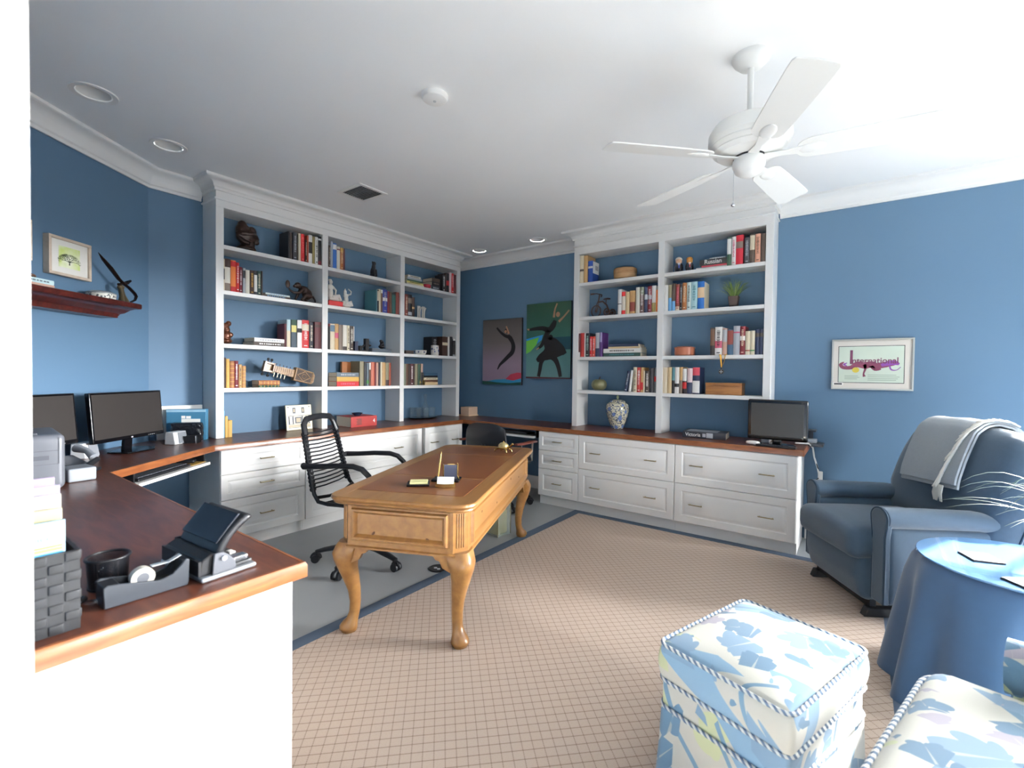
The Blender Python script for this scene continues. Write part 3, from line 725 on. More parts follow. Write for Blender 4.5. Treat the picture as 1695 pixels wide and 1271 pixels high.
BOOKS = {
 'L11': (2.212, [
  (-2.325, -2.31, 0.227, 'black', '', 'thick black slipcase'),
  (-2.31, -2.291, 0.223, 'umber', '', 'grey-brown'),
  (-2.281, -2.246, 0.23, 'charcoal', 't:silver', 'charcoal, silver-titled'),
  (-2.232, -2.212, 0.232, 'cream', '', 'narrow cream'),
  (-2.21, -2.177, 0.234, 'red', 't:lightred', 'bright red'),
  (-2.17, -2.155, 0.192, 'darkbrown', 't:cream', 'short dark brown'),
  (-2.154, -2.14, 0.234, 'rust', '', 'rust-brown'),
  (-2.139, -2.105, 0.243, 'white', 'b:black:.35:.75', 'white and black'),
  (-2.102, -2.079, 0.237, 'olive', '', 'olive-gold'),
  (-2.077, -2.049, 0.239, 'white', 't:black', 'white, black-lettered'),
  (-2.047, -2.016, 0.252, 'black', 'b:white:.86:.92;b:wine:0:.14', 'black with white band'),
 ]),
 'L12': (1.873, [
  (-2.821, -2.812, 0.233, 'cream', 'b:black:.35:.7', 'narrow cream'),
  (-2.811, -2.771, 0.24, 'paper', 'b:darkbrown:.74:1;b:taupe:0:.24', 'white with brown portrait top'),
  (-2.769, -2.732, 0.237, 'orange', 'b:red:.8:.97;b:red:0:.16', 'orange with red ends'),
  (-2.731, -2.708, 0.226, 'red', 't:white', 'red, white-titled'),
  (-2.707, -2.687, 0.196, 'wine', 't:white', 'dark red'),
  (-2.682, -2.663, 0.193, 'silver', 'b:charcoal:.6:.9', 'silver-grey'),
  (-2.661, -2.631, 0.183, 'paper', '', 'plain off-white'),
  (-2.629, -2.599, 0.186, 'darkbrown', 't:gold', 'dark brown, gold-titled'),
  (-2.598, -2.574, 0.189, 'charcoal', 'b:white:.12:.82', 'dark with white label'),
  (-2.573, -2.545, 0.191, 'darkteal', 't:cream', 'dark teal'),
  (-2.543, -2.533, 0.195, 'umber', '', 'narrow brown'),
 ]),
 'L13': (1.473, [
  (-2.355, -2.335, 0.194, 'maroon', '', 'dark maroon'),
  (-2.334, -2.301, 0.231, 'paleblue', 'b:cream:0:.6', 'pale blue and cream'),
  (-2.293, -2.247, 0.234, 'slate', 'b:lemon:.55:.8;b:darkgreen:.8:1', 'slate with yellow band'),
  (-2.241, -2.199, 0.236, 'white', 'b:black:.55:.7', 'white'),
  (-2.197, -2.134, 0.241, 'red', 'b:cream:.62:.85;t:white', 'wide red'),
  (-2.13, -2.092, 0.227, 'charcoal', 't:cream', 'charcoal'),
  (-2.079, -2.018, 0.236, 'maroon', 'b:darkbrown:.8:.9', 'wide maroon'),
 ]),
 'L14': (1.137, [
  (-2.82, -2.803, 0.231, 'darkbrown', '', 'dark brown'),
  (-2.801, -2.777, 0.222, 'goldtan', 'g', 'gilt tan leather'),
  (-2.775, -2.742, 0.205, 'leather', 'g', 'brown leather'),
  (-2.741, -2.714, 0.208, 'wine', 't:white', 'wine, white-lettered'),
  (-2.711, -2.689, 0.181, 'tan', 't:darkbrown', 'small tan'),
  (-2.687, -2.659, 0.171, 'leathertan', 'g', 'light brown leather'),
 ]),
 'L15': (0.76, [
  (-2.821, -2.812, 0.202, 'skyblue', '', 'thin blue'),
  (-2.81, -2.789, 0.162, 'goldtan', '', 'gold-paper'),
  (-2.788, -2.758, 0.129, 'goldtan', '', 'shorter gold-paper'),
 ]),
 'L21': (2.212, [
  (-1.952, -1.935, 0.197, 'umber', 't:cream', 'dark'),
  (-1.934, -1.911, 0.234, 'silver', '', 'pale grey'),
  (-1.91, -1.873, 0.226, 'blue', 'b:white:.75:.95', 'bright blue'),
  (-1.871, -1.837, 0.203, 'paper', 'b:wine:.85:.9', 'off-white'),
  (-1.833, -1.803, 0.201, 'brownorange', 'b:gold:.8:1;t:cream', 'brown and gold'),
  (-1.803, -1.786, 0.197, 'maroon', '', 'narrow maroon'),
 ]),
 'L22': (1.873, [
  (-1.435, -1.423, 0.219, 'teal', '', 'tall teal picture'),
  (-1.421, -1.402, 0.217, 'black', 'b:cream:.5:.95', 'black and beige'),
  (-1.4, -1.378, 0.227, 'cream', '', 'narrow cream'),
  (-1.376, -1.356, 0.224, 'brown', 'b:white:.85:1', 'brown'),
  (-1.354, -1.298, 0.232, 'royal', 'b:white:.5:.65;t:silver', 'royal blue'),
  (-1.295, -1.269, 0.221, 'wine', '', 'dark red'),
  (-1.267, -1.242, 0.217, 'brown', '', 'plain brown'),
  (-1.238, -1.192, 0.216, 'teal2', 'b:black:.9:1', 'dark green'),
  (-1.189, -1.147, 0.228, 'redbrown', '', 'red-brown'),
 ]),
 'L23': (1.473, [
  (-1.953, -1.934, 0.231, 'black', 'b:wine:.9:1', 'black'),
  (-1.933, -1.888, 0.234, 'cream', 'b:steel:.7:.95', 'cream with blue top'),
  (-1.887, -1.849, 0.238, 'tan', 'b:pink:.45:.65', 'tan with pink emblem'),
  (-1.847, -1.808, 0.233, 'taupe', '', 'grey-brown'),
  (-1.805, -1.761, 0.234, 'paper', 'b:umber:0:.15', 'cream'),
  (-1.759, -1.732, 0.234, 'cream', 't:umber', 'narrow cream'),
  (-1.729, -1.691, 0.231, 'umber', 't:paper', 'dark, white-lettered'),
  (-1.688, -1.649, 0.234, 'white', '', 'white'),
 ]),
 'L24': (1.137, [
  (-1.618, -1.572, 0.239, 'olivegrey', '', 'olive-grey'),
  (-1.568, -1.543, 0.23, 'charcoal', '', 'dark grey'),
  (-1.541, -1.514, 0.227, 'steelgrey', 'b:green:.1:.25', 'grey-blue'),
  (-1.512, -1.492, 0.228, 'brown', 'b:white:.7:1', 'brown and white'),
  (-1.489, -1.448, 0.236, 'coral', '', 'coral'),
  (-1.446, -1.43, 0.231, 'wine', '', 'narrow wine'),
  (-1.428, -1.401, 0.231, 'pinkbeige', '', 'pink-beige'),
  (-1.398, -1.378, 0.233, 'charcoal', '', 'narrow charcoal'),
  (-1.376, -1.356, 0.239, 'cream', '', 'narrow cream'),
  (-1.355, -1.313, 0.236, 'tan', '', 'tan'),
  (-1.311, -1.27, 0.234, 'olivegrey', 'b:darkbrown:0:.25', 'olive with dark foot'),
  (-1.268, -1.244, 0.235, 'rust', '', 'rust-red'),
 ]),
 'L31': (2.212, [
  (-0.516, -0.477, 0.19, 'black', 't:white', 'black, white-titled'),
  (-0.474, -0.458, 0.204, 'darkbrown', '', 'narrow dark brown'),
  (-0.456, -0.411, 0.219, 'black', 'b:red:.35:.6', 'black with red patch'),
  (-0.407, -0.372, 0.235, 'pinkwhite', '', 'pinkish white'),
  (-0.369, -0.335, 0.231, 'red', 't:white', 'red'),
  (-0.331, -0.293, 0.223, 'maroon', '', 'maroon'),
 ]),
 'L32': (1.873, [
  (-1.067, -1.028, 0.227, 'redbrown', 't:cream', 'red-brown'),
  (-1.026, -0.972, 0.227, 'black', 'b:taupe:.6:.85;b:silver:.05:.2', 'wide black'),
  (-0.971, -0.933, 0.208, 'darkbrown', 'b:tan:.4:.5', 'dark brown'),
 ]),
 'L33': (1.473, [
  (-0.609, -0.52, 0.213, 'black', 't:silver', 'black, silver-titled'),
  (-0.512, -0.425, 0.22, 'darkbrown', 'b:cream:.55:.7', 'dark brown'),
  (-0.421, -0.394, 0.225, 'white', '', 'narrow white'),
  (-0.39, -0.344, 0.228, 'black', '', 'plain black'),
  (-0.338, -0.294, 0.206, 'black', 'b:white:.9:1;b:silver:0:.1', 'short black'),
 ]),
 'L34': (1.137, [
  (-1.071, -1.049, 0.228, 'greengrey', '', 'green-grey'),
  (-1.047, -1.016, 0.229, 'brown', '', 'brown'),
  (-1.013, -0.987, 0.23, 'darkbrown', '', 'dark brown'),
  (-0.984, -0.944, 0.231, 'maroon', 't:white', 'maroon'),
  (-0.941, -0.923, 0.23, 'darkbrown', '', 'narrow dark'),
  (-0.921, -0.883, 0.232, 'olivegrey', '', 'olive-grey'),
  (-0.879, -0.842, 0.229, 'darkgreen', '', 'dark green'),
  (-0.837, -0.806, 0.235, 'pinkbeige', 'b:black:0:.6', 'pink and black'),
 ]),
 'R11': (2.181, [
  (1.832, 1.874, 0.271, 'cream', 'b:umber:.42:.5', 'cream'),
  (1.875, 1.917, 0.265, 'tan', '', 'tan'),
  (1.921, 1.973, 0.205, 'navyblue', 'b:white:.65:.75', 'navy blue'),
 ]),
 'R12': (1.845, [
  (2.239, 2.276, 0.235, 'white', 'b:black:.4:.43', 'plain white'),
  (2.277, 2.315, 0.208, 'paper', 'b:red:.8:1;b:red:0:.17', 'red and white'),
  (2.317, 2.354, 0.204, 'paletan', '', 'pale tan'),
  (2.358, 2.409, 0.211, 'tan', 'b:redbrown:.1:.5', 'wide tan'),
  (2.415, 2.452, 0.236, 'paper', '', 'cream'),
  (2.456, 2.492, 0.235, 'greyred', 'b:greengrey:.7:1;t:white', 'grey and red'),
  (2.495, 2.526, 0.234, 'navydark', 'b:silver:.5:.7', 'dark navy'),
  (2.528, 2.563, 0.236, 'wine', 'b:silver:.5:.65;t:white', 'dark red'),
  (2.565, 2.603, 0.237, 'white', 'b:olive:0:.35', 'white and olive'),
  (2.604, 2.619, 0.196, 'brightorange', '', 'narrow orange'),
 ]),
 'R13': (1.451, [
  (1.827, 1.845, 0.232, 'maroon', 'b:white:0:.2', 'narrow maroon'),
  (1.847, 1.891, 0.235, 'red2', '', 'plain red'),
  (1.892, 1.903, 0.236, 'white', '', 'thin white'),
  (1.904, 1.946, 0.232, 'black', 't:mint', 'black, mint-lettered'),
  (1.949, 1.976, 0.198, 'red', 't:white', 'short red'),
  (1.979, 2.008, 0.197, 'redorange', 't:white', 'short orange-red'),
  (2.011, 2.052, 0.231, 'silver', 'b:navydark:0:.35', 'silver-grey'),
  (2.053, 2.08, 0.233, 'purple', 'b:lilac:.6:1', 'purple'),
 ]),
 'R14': (1.12, [
  (2.405, 2.439, 0.23, 'cream', 't:umber', 'cream'),
  (2.44, 2.475, 0.228, 'red2', 't:white', 'red'),
  (2.475, 2.498, 0.228, 'tan', 'b:red:.1:.4', 'tan and red'),
  (2.5, 2.513, 0.198, 'cream', '', 'short cream'),
  (2.518, 2.555, 0.194, 'umber', 't:white', 'dark, white-lettered'),
  (2.559, 2.596, 0.221, 'charcoal', '', 'plain charcoal'),
  (2.601, 2.62, 0.225, 'steelgrey', 'b:red:.45:.65', 'grey and red'),
 ]),
 'R21': (2.181, [
  (3.187, 3.219, 0.229, 'darkgreen', 'b:white:.4:.95', 'green with white label'),
  (3.222, 3.253, 0.229, 'white', 't:pink', 'white'),
  (3.254, 3.307, 0.236, 'crimson', 'b:taupe:.55:.78', 'wide crimson'),
  (3.316, 3.353, 0.208, 'charcoal', 't:silver', 'charcoal'),
  (3.356, 3.391, 0.229, 'umber', 'b:cream:.45:.95', 'dark with cream title'),
  (3.394, 3.432, 0.225, 'salmon', 't:brown', 'salmon pink'),
  (3.433, 3.466, 0.222, 'umber', '', 'dark brown'),
 ]),
 'R22': (1.845, [
  (2.678, 2.71, 0.228, 'white', '', 'white'),
  (2.712, 2.741, 0.227, 'olivegrey', 'b:skyblue:0:.5', 'green and sky-blue'),
  (2.743, 2.773, 0.237, 'umber', 'b:skyblue:.0:.35', 'dark with blue foot'),
  (2.775, 2.809, 0.227, 'redbrown', 't:pink;b:cream:0:.15', 'red-brown'),
  (2.811, 2.833, 0.224, 'black', 't:silver', 'black'),
  (2.833, 2.869, 0.233, 'brownorange', 't:cream', 'orange-brown'),
  (2.871, 2.905, 0.233, 'mintwhite', 't:black', 'mint-white'),
  (2.906, 2.958, 0.234, 'aqua', 't:teal', 'pale aqua'),
  (2.96, 3.015, 0.231, 'blue2', 'b:peach:.4:.78', 'wide blue binder'),
 ]),
 'R23': (1.451, [
  (3.071, 3.106, 0.229, 'black', 'b:brown:.35:.95', 'black and brown'),
  (3.109, 3.164, 0.233, 'white', 't:black;b:pink:.25:.5', 'wide white'),
  (3.166, 3.203, 0.218, 'pinkbeige', 'b:silver:.5:.95', 'grey and pink'),
  (3.205, 3.249, 0.21, 'navyslate', 'b:redbrown:.4:.95', 'brown and slate'),
  (3.25, 3.298, 0.234, 'silver', 'b:pink:.75:.8', 'silver'),
  (3.299, 3.337, 0.229, 'wine', 'b:white:.5:.66;t:cream', 'wine red'),
  (3.339, 3.373, 0.189, 'cream', 'b:rust:.15:.2', 'cream, red-lined'),
  (3.374, 3.408, 0.191, 'cream', 'b:green:.15:.2', 'cream, green-lined'),
  (3.409, 3.438, 0.2, 'navydark', 'b:umber:.7:.85', 'navy'),
  (3.439, 3.466, 0.201, 'navydark', 'b:umber:.7:.85', 'navy end'),
 ]),
 'R24': (1.12, [
  (2.674, 2.712, 0.227, 'cream', '', 'cream'),
  (2.714, 2.752, 0.23, 'paletan', '', 'pale tan'),
  (2.753, 2.779, 0.227, 'black', 'b:teal:.5:1', 'black and teal'),
  (2.779, 2.816, 0.23, 'white', 'b:black:.25:.38', 'white'),
  (2.818, 2.843, 0.23, 'tan', 'b:taupe:0:.5', 'tan'),
  (2.845, 2.88, 0.221, 'black', 'b:white:.5:.98;b:red:.2:.45', 'black, white and red'),
  (2.884, 2.928, 0.221, 'pinkwhite', 'b:navydark:0:.45', 'pink and navy'),
  (2.929, 2.988, 0.228, 'navydark', 'b:pinkred:.7:1;b:white:.05:.5', 'wide navy'),
 ]),
}
# ---------------------------------------------------------------- books
ANCH = {'L11': 'in the row beside the dark bust', 'L12': 'in the row beside the monkey figure', 'L13': 'in the row above the wooden instrument',
 'L14': 'in the row beside the wooden instrument', 'L15': 'on the worktop, left of the picture tile', 'L21': 'in the row beside the black cat', 'L22': 'in the row beside the white statuettes',
 'L23': 'in the row beside the black sculptures', 'L24': 'in the row beside the yellow book', 'L31': 'in the row beside the red bowl', 'L32': 'in the row beside the white bookends',
 'L33': 'in the row behind the blue-white cup', 'L34': 'in the row beside the brass letters', 'R11': 'in the row beside the woven box', 'R12': 'in the row beside the tricycle',
 'R13': 'in the row above the green pumpkin', 'R14': 'in the row beside the green pumpkin', 'R21': 'in the row beside the painted dolls', 'R22': 'in the row beside the grass plant',
 'R23': 'in the row beside the clay pot', 'R24': 'in the row beside the wooden box'}
ORD = 'first second third fourth fifth sixth seventh eighth ninth tenth eleventh twelfth thirteenth'.split()
def book(T, H, D, color, bands, seed):
    """local: x thickness, -y spine, z up"""
    rnd = random.Random(seed); mats = [cm(color)]; o = MB(); b = .0022; rd = min(.006, T*.3)
    # spine, softly rounded, and the two boards
    sp = []
    for k in range(7):
        f = k/6; sp.append((T*f, rd*(1-math.sin(PI*f))*.8))
    inner = [(T-b, rd+.004), (b, rd+.004)]
    o.prism(sp+[(T, D), (T-b, D), (T-b, rd+.003), (b, rd+.003), (b, D), (0, D)], 0, H)
    def spine_y(f): return rd*(1-math.sin(PI*f))*.8
    def patch(f0, f1, z0, z1, mi, off=.0005):
        vs = []; n = 5
        for k in range(n+1):
            f = f0+(f1-f0)*k/n; y = spine_y(f)-off
            vs += [(T*f, y, z0), (T*f, y, z1)]
        o.add(vs, [(2*k, 2*k+2, 2*k+3, 2*k+1) for k in range(n)], mi)
    for s in [q for q in bands.split(';') if q]:
        q = s.split(':')
        if q[0] == 'b':
            mats.append(cm(q[1])); patch(0, 1, H*float(q[2]), H*float(q[3]), len(mats)-1)
        elif q[0] == 't':      # unreadable title: short marks down the spine
            mats.append(cm(q[1])); z = H*.88; mi = len(mats)-1
            while z > H*.3:
                l = H*rnd.uniform(.012, .03); a = rnd.uniform(.22, .34); patch(a, 1-a, z-l, z, mi, .0009); z -= l+H*rnd.uniform(.008, .03)
            patch(.25, .75, H*.07, H*.1, mi, .0009)
        elif q[0] == 'g':      # gilt ribs of old leather bindings
            mats.append(cm('gold'))
            for k in range(6): z = H*(.06+.165*k); patch(0, 1, z, z+.004, len(mats)-1, .0012)
    r = o.build('book', mats, None, angle=50)
    MB().box(b+.0003, T-b-.0003, rd+.0035, D-.004, .003, H-.004).build('page_block', M_page, r, smooth=False)
    return r
BAYS = {'L1': (L0+sw, L1_-sw/2), 'L2': (L1_+sw/2, L2_-sw/2), 'L3': (L2_+sw/2, L3-sw), 'R1': (R0+sw, R1_-sw/2), 'R2': (R1_+sw/2, R2_-sw)}
for key, (zb, rows) in BOOKS.items():
    lo_, hi_ = BAYS[key[:2]]; sh = max(0, lo_+.0012-rows[0][0]); sq = 1
    if rows[-1][1]+sh > hi_-.0012: sq = (hi_-.0012-rows[0][0]-sh)/(rows[-1][1]-rows[0][0])
    rows = [(rows[0][0]+sh+(r_[0]-rows[0][0])*sq, rows[0][0]+sh+(r_[1]-rows[0][0])*sq)+r_[2:] for r_ in rows]
    for i, (a, b_, H, c, bands, look) in enumerate(rows):
        T = b_-a-.0008; D = min(.20, max(.11, H*.66+random.Random(key+str(i)).uniform(-.01, .012)))
        if key == 'L22' and i == 0: D = .19
        bx = .226
        if key == 'L33' and i == 0: bx, D = .155, .14
        if key == 'L23' and i == 7: bx, D = .18, .15
        r = book(T, H, D, c, bands, key+str(i))
        if key[0] == 'L': r.location = (bx, a, zb+.0008 if zb > 1 else HC+.0012); r.rotation_euler = (0, 0, LROT)
        else: r.location = (a, -.227, zb+.0008)
        noun = 'book'
        if look.endswith('slipcase'): lk = look
        else: lk = look+' book'
        tag(r, '%s, %s from left %s' % (lk, ORD[i], ANCH[key]), 'book', 'books '+ANCH[key])
def flatbook(L, D, T, color, loc, rot, label, group, page=True, title=None, cs=None, ribs=False):
    """lying book: x along the spine, -y spine side, z thickness"""
    o = MB(); mats = [cm(color)]
    sp = [(0, 0), (-.004 if ribs else -.002, T*.25), (-.005 if ribs else -.002, T*.5), (-.004 if ribs else -.002, T*.75), (0, T)]
    b = .0022
    o.prism(sp+[(D, T), (D, T-b), (.004, T-b), (.004, b), (D, b), (D, 0)], -L/2, L/2, axis='x')
    if title:
        mats.append(cm(title)); rnd = random.Random(label); x = -L*.32
        while x < L*.32:
            l = rnd.uniform(.006, .016); o.box(x, x+l, -.0028, -.0022, T*.34, T*.66, 1); x += l+rnd.uniform(.003, .008)
    if ribs:
        mats.append(cm('gold')); mi = len(mats)-1
        for k in range(6): x = -L*.42+L*.168*k; o.box(x, x+.004, -.0062, -.003, T*.15, T*.85, mi)
    r = o.build('book', mats, None, loc=loc, rotz=rot, angle=50)
    MB().box(-L/2+.003, L/2-.003, .0045, D-.004, b+.0003, T-b-.0003).build('page_block', M_page, r, smooth=False)
    tag(r, label, 'book', group); return r
def LF(y, z, x=.22): return (x, y, z)
E1 = .0008
S1, S2, S3, S4 = 2.2122+E1, 1.8731+E1, 1.4734+E1, 1.1371+E1
Q1, Q2, Q3, Q4 = 2.1808+E1, 1.8448+E1, 1.4509+E1, 1.1204+E1
g = 'books lying flat on the bookcases'
flatbook(.235, .16, .016, 'umber', LF(-2.42, S2), LROT, 'lower dark thin book lying flat in front of the monkey figure', g, title='skyblue')
flatbook(.20, .15, .014, 'mintwhite', LF(-2.41, S2+.0165), LROT, 'pale thin book with blue label, lying flat before the monkey figure', g, title='skyblue')
flatbook(.255, .19, .030, 'umber', LF(-2.475, S3), LROT, 'dark flat book with white title, under the white flat book', g, title='white')
flatbook(.24, .185, .031, 'white', LF(-2.475, S3+.0305), LROT, 'white flat book on top of the dark white-titled flat book', g, title='silver')
r = flatbook(.17, .12, .018, 'darkgreen', LF(-2.467, S4, .2), LROT, 'green gilt old book lying flat under the brown gilt book', g, ribs=True)
flatbook(.17, .125, .037, 'leather', LF(-2.467, S4+.0185, .2), LROT, 'brown gilt old book lying flat beneath the wooden instrument neck', g, ribs=True)
flatbook(.20, .14, .008, 'navydark', LF(-1.665, S1, .2), LROT, 'thin dark booklet lying flat left of the black cat', g)
for k, (c, T, tt, lb) in enumerate((('red', .045, 'pink', 'bright red thick book at the bottom of the red, yellow, grey stack'), ('lemon', .042, None, 'yellow thick book in the middle of the red, yellow, grey stack'), ('steelgrey', .04, 'silver', 'grey thick book on top of the red, yellow, grey stack'))):
    if c == 'lemon': c = 'gold'
    flatbook(.236, .14, T, c, LF(-1.75, S4+(0, .0455, .088)[k], .226), LROT, lb, g, title=tt)
# big brown portfolio behind the stack
o = MB().box(-.07, .05, 0, .03, 0, .232).build('picture_book', cm('brownorange'), None, bevel=.002, loc=(.09, -1.585, S4+.1295), rotz=LROT)
o.location = (.075, -1.645, S4); o['label'] = 'tall brown book standing behind the grey, yellow and red stack'; o['category'] = 'book'
for k, (c, T, L, lb) in enumerate((('cream', .018, .24, 'cream book, lowest in the pale stack left of the red bowl'), ('lemon', .02, .235, 'yellow-edged book, second lowest in the stack by the red bowl'), ('darkgreen', .018, .21, 'dark green book in the middle of the stack by the red bowl'), ('silver', .022, .2, 'grey-white book, second from top in the stack by the red bowl'), ('paper', .022, .18, 'off-white book on top of the pale stack by the red bowl'))):
    flatbook(L, .15, T, c, LF(-.915-.004*k, S1+sum((.018, .02, .018, .022)[:k])+.0004*k, .21), LROT, lb, g, title='umber' if k in (1, 4) else None)
for k, (c, T, L, lb) in enumerate((('paletan', .032, .215, 'tan book at the bottom of the low stack right of brass letters'), ('brown', .026, .215, 'brown book, second lowest in the low stack by the brass letters'), ('cream', .025, .212, 'cream book in the middle of the low stack by brass letters'), ('black', .02, .21, 'black book, second from top in the stack by brass letters'), ('navyslate', .03, .21, 'slate blue book on top of the low stack by brass letters'))):
    flatbook(L, .15, T, c, LF(-.672, S4+sum((.032, .026, .025, .02)[:k])+.0003*k, .205), LROT, lb, g, title='taupe' if k == 2 else None)
o = MB()
for k, (c, H) in enumerate((('black', .165), ('darkbrown', .16), ('black', .17))): pass
flatbook(.13, .17, .05, 'charcoal', (.19, -.595, S1), LROT, 'charcoal thick book lying flat, lowest of the dark pile beside the red bowl', g, title='silver')
flatbook(.125, .165, .045, 'black', (.19, -.59, S1+.0505), LROT, 'black thick book lying flat on the charcoal one', g, title='taupe')
flatbook(.12, .16, .04, 'umber', (.188, -.588, S1+.096), LROT, 'dark brown flat book on top of the dark pile', g)
for k, (c, T, L, x, tt, lb) in enumerate((('darkteal', .034, .37, 2.275, 'teal', 'large dark green book, lowest of the flat stack above the pumpkin'), ('white', .04, .37, 2.275, 'umber', 'large thick white book in the flat stack above the pumpkin'), ('paletan', .018, .31, 2.297, None, 'thin cream book in the flat stack above the pumpkin'), ('navydark', .024, .295, 2.29, None, 'navy book on top of the flat stack above the pumpkin'))):
    flatbook(L, .17, T, c, (x, -.205, Q3+(0, .0345, .075, .0935)[k]), 0, lb, g, title=tt)
flatbook(.245, .17, .014, 'white', (3.062, -.205, Q1), 0, 'thin white book, lowest of the stack beside the painted dolls', g)
flatbook(.2, .17, .012, 'pinkred', (3.085, -.21, Q1+.0145), 0, 'thin pink-red book below the black Russian book', g)
r = flatbook(.215, .17, .048, 'black', (3.078, -.215, Q1+.027), 0, 'black book lettered Russian, lying flat beside the painted dolls', g)
text('Russian', .05, cm('white'), r, (0, -.0032, .026), (PI/2, 0, 0), sx=.92, bold=.0006)
flatbook(.125, .13, .013, 'silver', (3.109, -.20, Q1+.0755), 0, 'small grey booklet on top of the black Russian book', g, title='white')
# two leaning books by the pumpkin row
for (x, T, H, c, ang, lb) in ((2.316, .028, .192, 'navydark', 9, 'dark blue book leaning right, furthest left of the books by the pumpkin'), (2.357, .022, .2, 'white', 6.5, 'white book leaning right between dark blue and cream books')):
    r = book(T, H, .15, c, 't:silver' if c == 'navydark' else '', lb); r.location = (x, -.226, Q4+.001); r.rotation_euler = (0, R(ang), 0)
    r.location.z += T*math.sin(R(ang)); tag(r, lb, 'book', 'books in the row beside the green pumpkin')
# ---------------------------------------------------------------- ornaments on the left bookcase
def orn(name, label, cat, y, z, x=.13, wall='L', rot=0):
    if name in ('bust', 'figurine', 'statuette', 'cat_figurine', 'monkey_figurine'): z += .0045
    if wall == 'L': return thing(name, label, cat, (x, y, z), LROT+rot)
    return thing(name, label, cat, (y, x, z), rot)
t = orn('bust', 'dark carved bust of entwined heads on the top shelf', 'sculpture', -2.612, S1, .12)
o = MB()
o.ball((0, 0, .025), (.075, .06, .028), 16); o.ball((.01, 0, .06), (.055, .05, .05), 14); o.ball((-.005, -.005, .115), (.075, .055, .055), 16)
o.ball((-.03, -.01, .165), (.055, .05, .055), 14); o.ball((-.035, -.01, .205), (.035, .035, .035), 14); o.ball((.035, -.005, .165), (.04, .04, .045), 14)
o.tube([(-.08, -.02, .12), (-.05, -.05, .13), (.02, -.055, .14), (.06, -.03, .135), (.085, -.02, .11)], [.012, .016, .016, .016, .008], 8)
o.tube([(-.08, -.02, .14), (-.07, -.03, .1), (-.04, -.045, .07), (.0, -.05, .06)], [.012, .016, .016, .014], 8)
o.ball((.075, -.01, .09), (.02, .02, .02), 10)
o.build('figure', M_statue, t, remesh=.005)
t = orn('monkey_figurine', 'dark bronze monkey figurine holding up a hand mirror on the shelf', 'figurine', -2.14, S2, .14)
o = MB()
o.box(-.09, .07, -.03, .03, 0, .008)
o.ball((.03, 0, .075), (.045, .032, .05), 14); o.ball((.0, 0, .11), (.045, .028, .035), 14); o.ball((-.055, 0, .14), (.03, .026, .028), 14); o.ball((-.082, 0, .13), (.016, .017, .014), 10)
o.ball((-.05, .025, .145), (.01, .008, .012), 8); o.ball((-.05, -.025, .145), (.01, .008, .012), 8)
o.tube([(-.02, -.02, .11), (-.06, -.03, .07), (-.11, -.03, .068), (-.135, -.02, .085)], [.016, .013, .011, .01], 8)
o.tube([(-.02, .02, .11), (-.04, .03, .06), (-.06, .03, .02)], [.016, .012, .011], 8)
o.tube([(.05, -.025, .06), (.0, -.035, .06), (-.02, -.03, .03), (-.035, -.03, .01)], [.024, .02, .014, .014], 8)
o.tube([(.05, .025, .06), (.03, .035, .03), (.05, .03, .01)], [.024, .016, .014], 8)
o.tube([(.065, 0, .055), (.085, 0, .06), (.105, 0, .03), (.108, 0, .008)], [.012, .009, .008, .006], 8)
o.tube([(-.135, -.02, .08), (-.142, -.018, .10)], [.007, .007], 8)
o.ball((-.152, -.015, .135), (.022, .008, .036), 14)
o.build('figure', M_statue, t, remesh=.0035)
t = orn('figurine', 'brown bronze figurine at the left end of the third shelf', 'figurine', -2.77, S3, .14)
o = MB(); o.ball((0, 0, .02), (.045, .04, .022), 14); o.ball((0, 0, .06), (.038, .035, .045), 14); o.ball((.005, 0, .105), (.025, .025, .03), 12); o.ball((-.01, 0, .13), (.03, .025, .03), 12); o.ball((.015, -.01, .155), (.02, .02, .022), 12); o.ball((.03, -.01, .07), (.02, .02, .02), 10)
o.build('figure', mat('brown_bronze', '5a3220', .3, .4, var=.4, vscale=40), t, remesh=.004)
# carved string instrument
t = orn('string_instrument', 'small carved wooden string instrument leaning across the shelf', 'musical instrument', -2.27, S4, .155)
MW = wood('instrument_wood', '6a4c30', 'a07c52', .5, (8, 8, 8)); MD = mat('instrument_dark', '3a281c', .6)
Mi = Matrix.Translation((0, -.02, .115)) @ Matrix.Rotation(R(14), 4, 'Y')
o = MB(); o.prism([(.02, -.055), (.185, -.05), (.205, -.03), (.205, .03), (.185, .055), (.02, .06)], -.02, .025, axis='y', M=Mi)
for (a, b) in (((.025, -.05), (.185, -.046)), ((.025, .055), (.185, .05)), ((.025, -.05), (.025, .055)), ((.185, -.046), (.185, .05))): o.tube([(a[0], -.022, a[1]), (b[0], -.022, b[1])], .005, 6, M=Mi)
dm = [(.045, 0), (.105, .042), (.165, 0), (.105, -.042)]
for k in range(4): o.tube([(dm[k][0], -.022, dm[k][1]), (dm[(k+1) % 4][0], -.022, dm[(k+1) % 4][1])], .004, 6, M=Mi)
for k in range(8): a = 2*PI*k/8; o.tube([(.105+.02*math.cos(a), -.022, .02*math.sin(a)), (.105+.02*math.cos(a+.8), -.022, .02*math.sin(a+.8))], .003, 6, M=Mi)
o.build('body', MW, t, angle=30)
MB().prism([(.035, -.042), (.175, -.04), (.175, .043), (.035, .048)], -.0212, -.0202, axis='y', M=Mi).build('soundboard', MD, t, smooth=False)
o = MB(); o.prism([(-.16, -.022), (.02, -.03), (.02, .036), (-.16, .028)], -.012, .02, axis='y', M=Mi)
for k in range(9): x = -.15+.018*k; o.cyl((x, -.013, -.02), (x, -.013, .026), .0018, n=6, M=Mi)
o.build('neck', MW, t)
o = MB(); z = .003
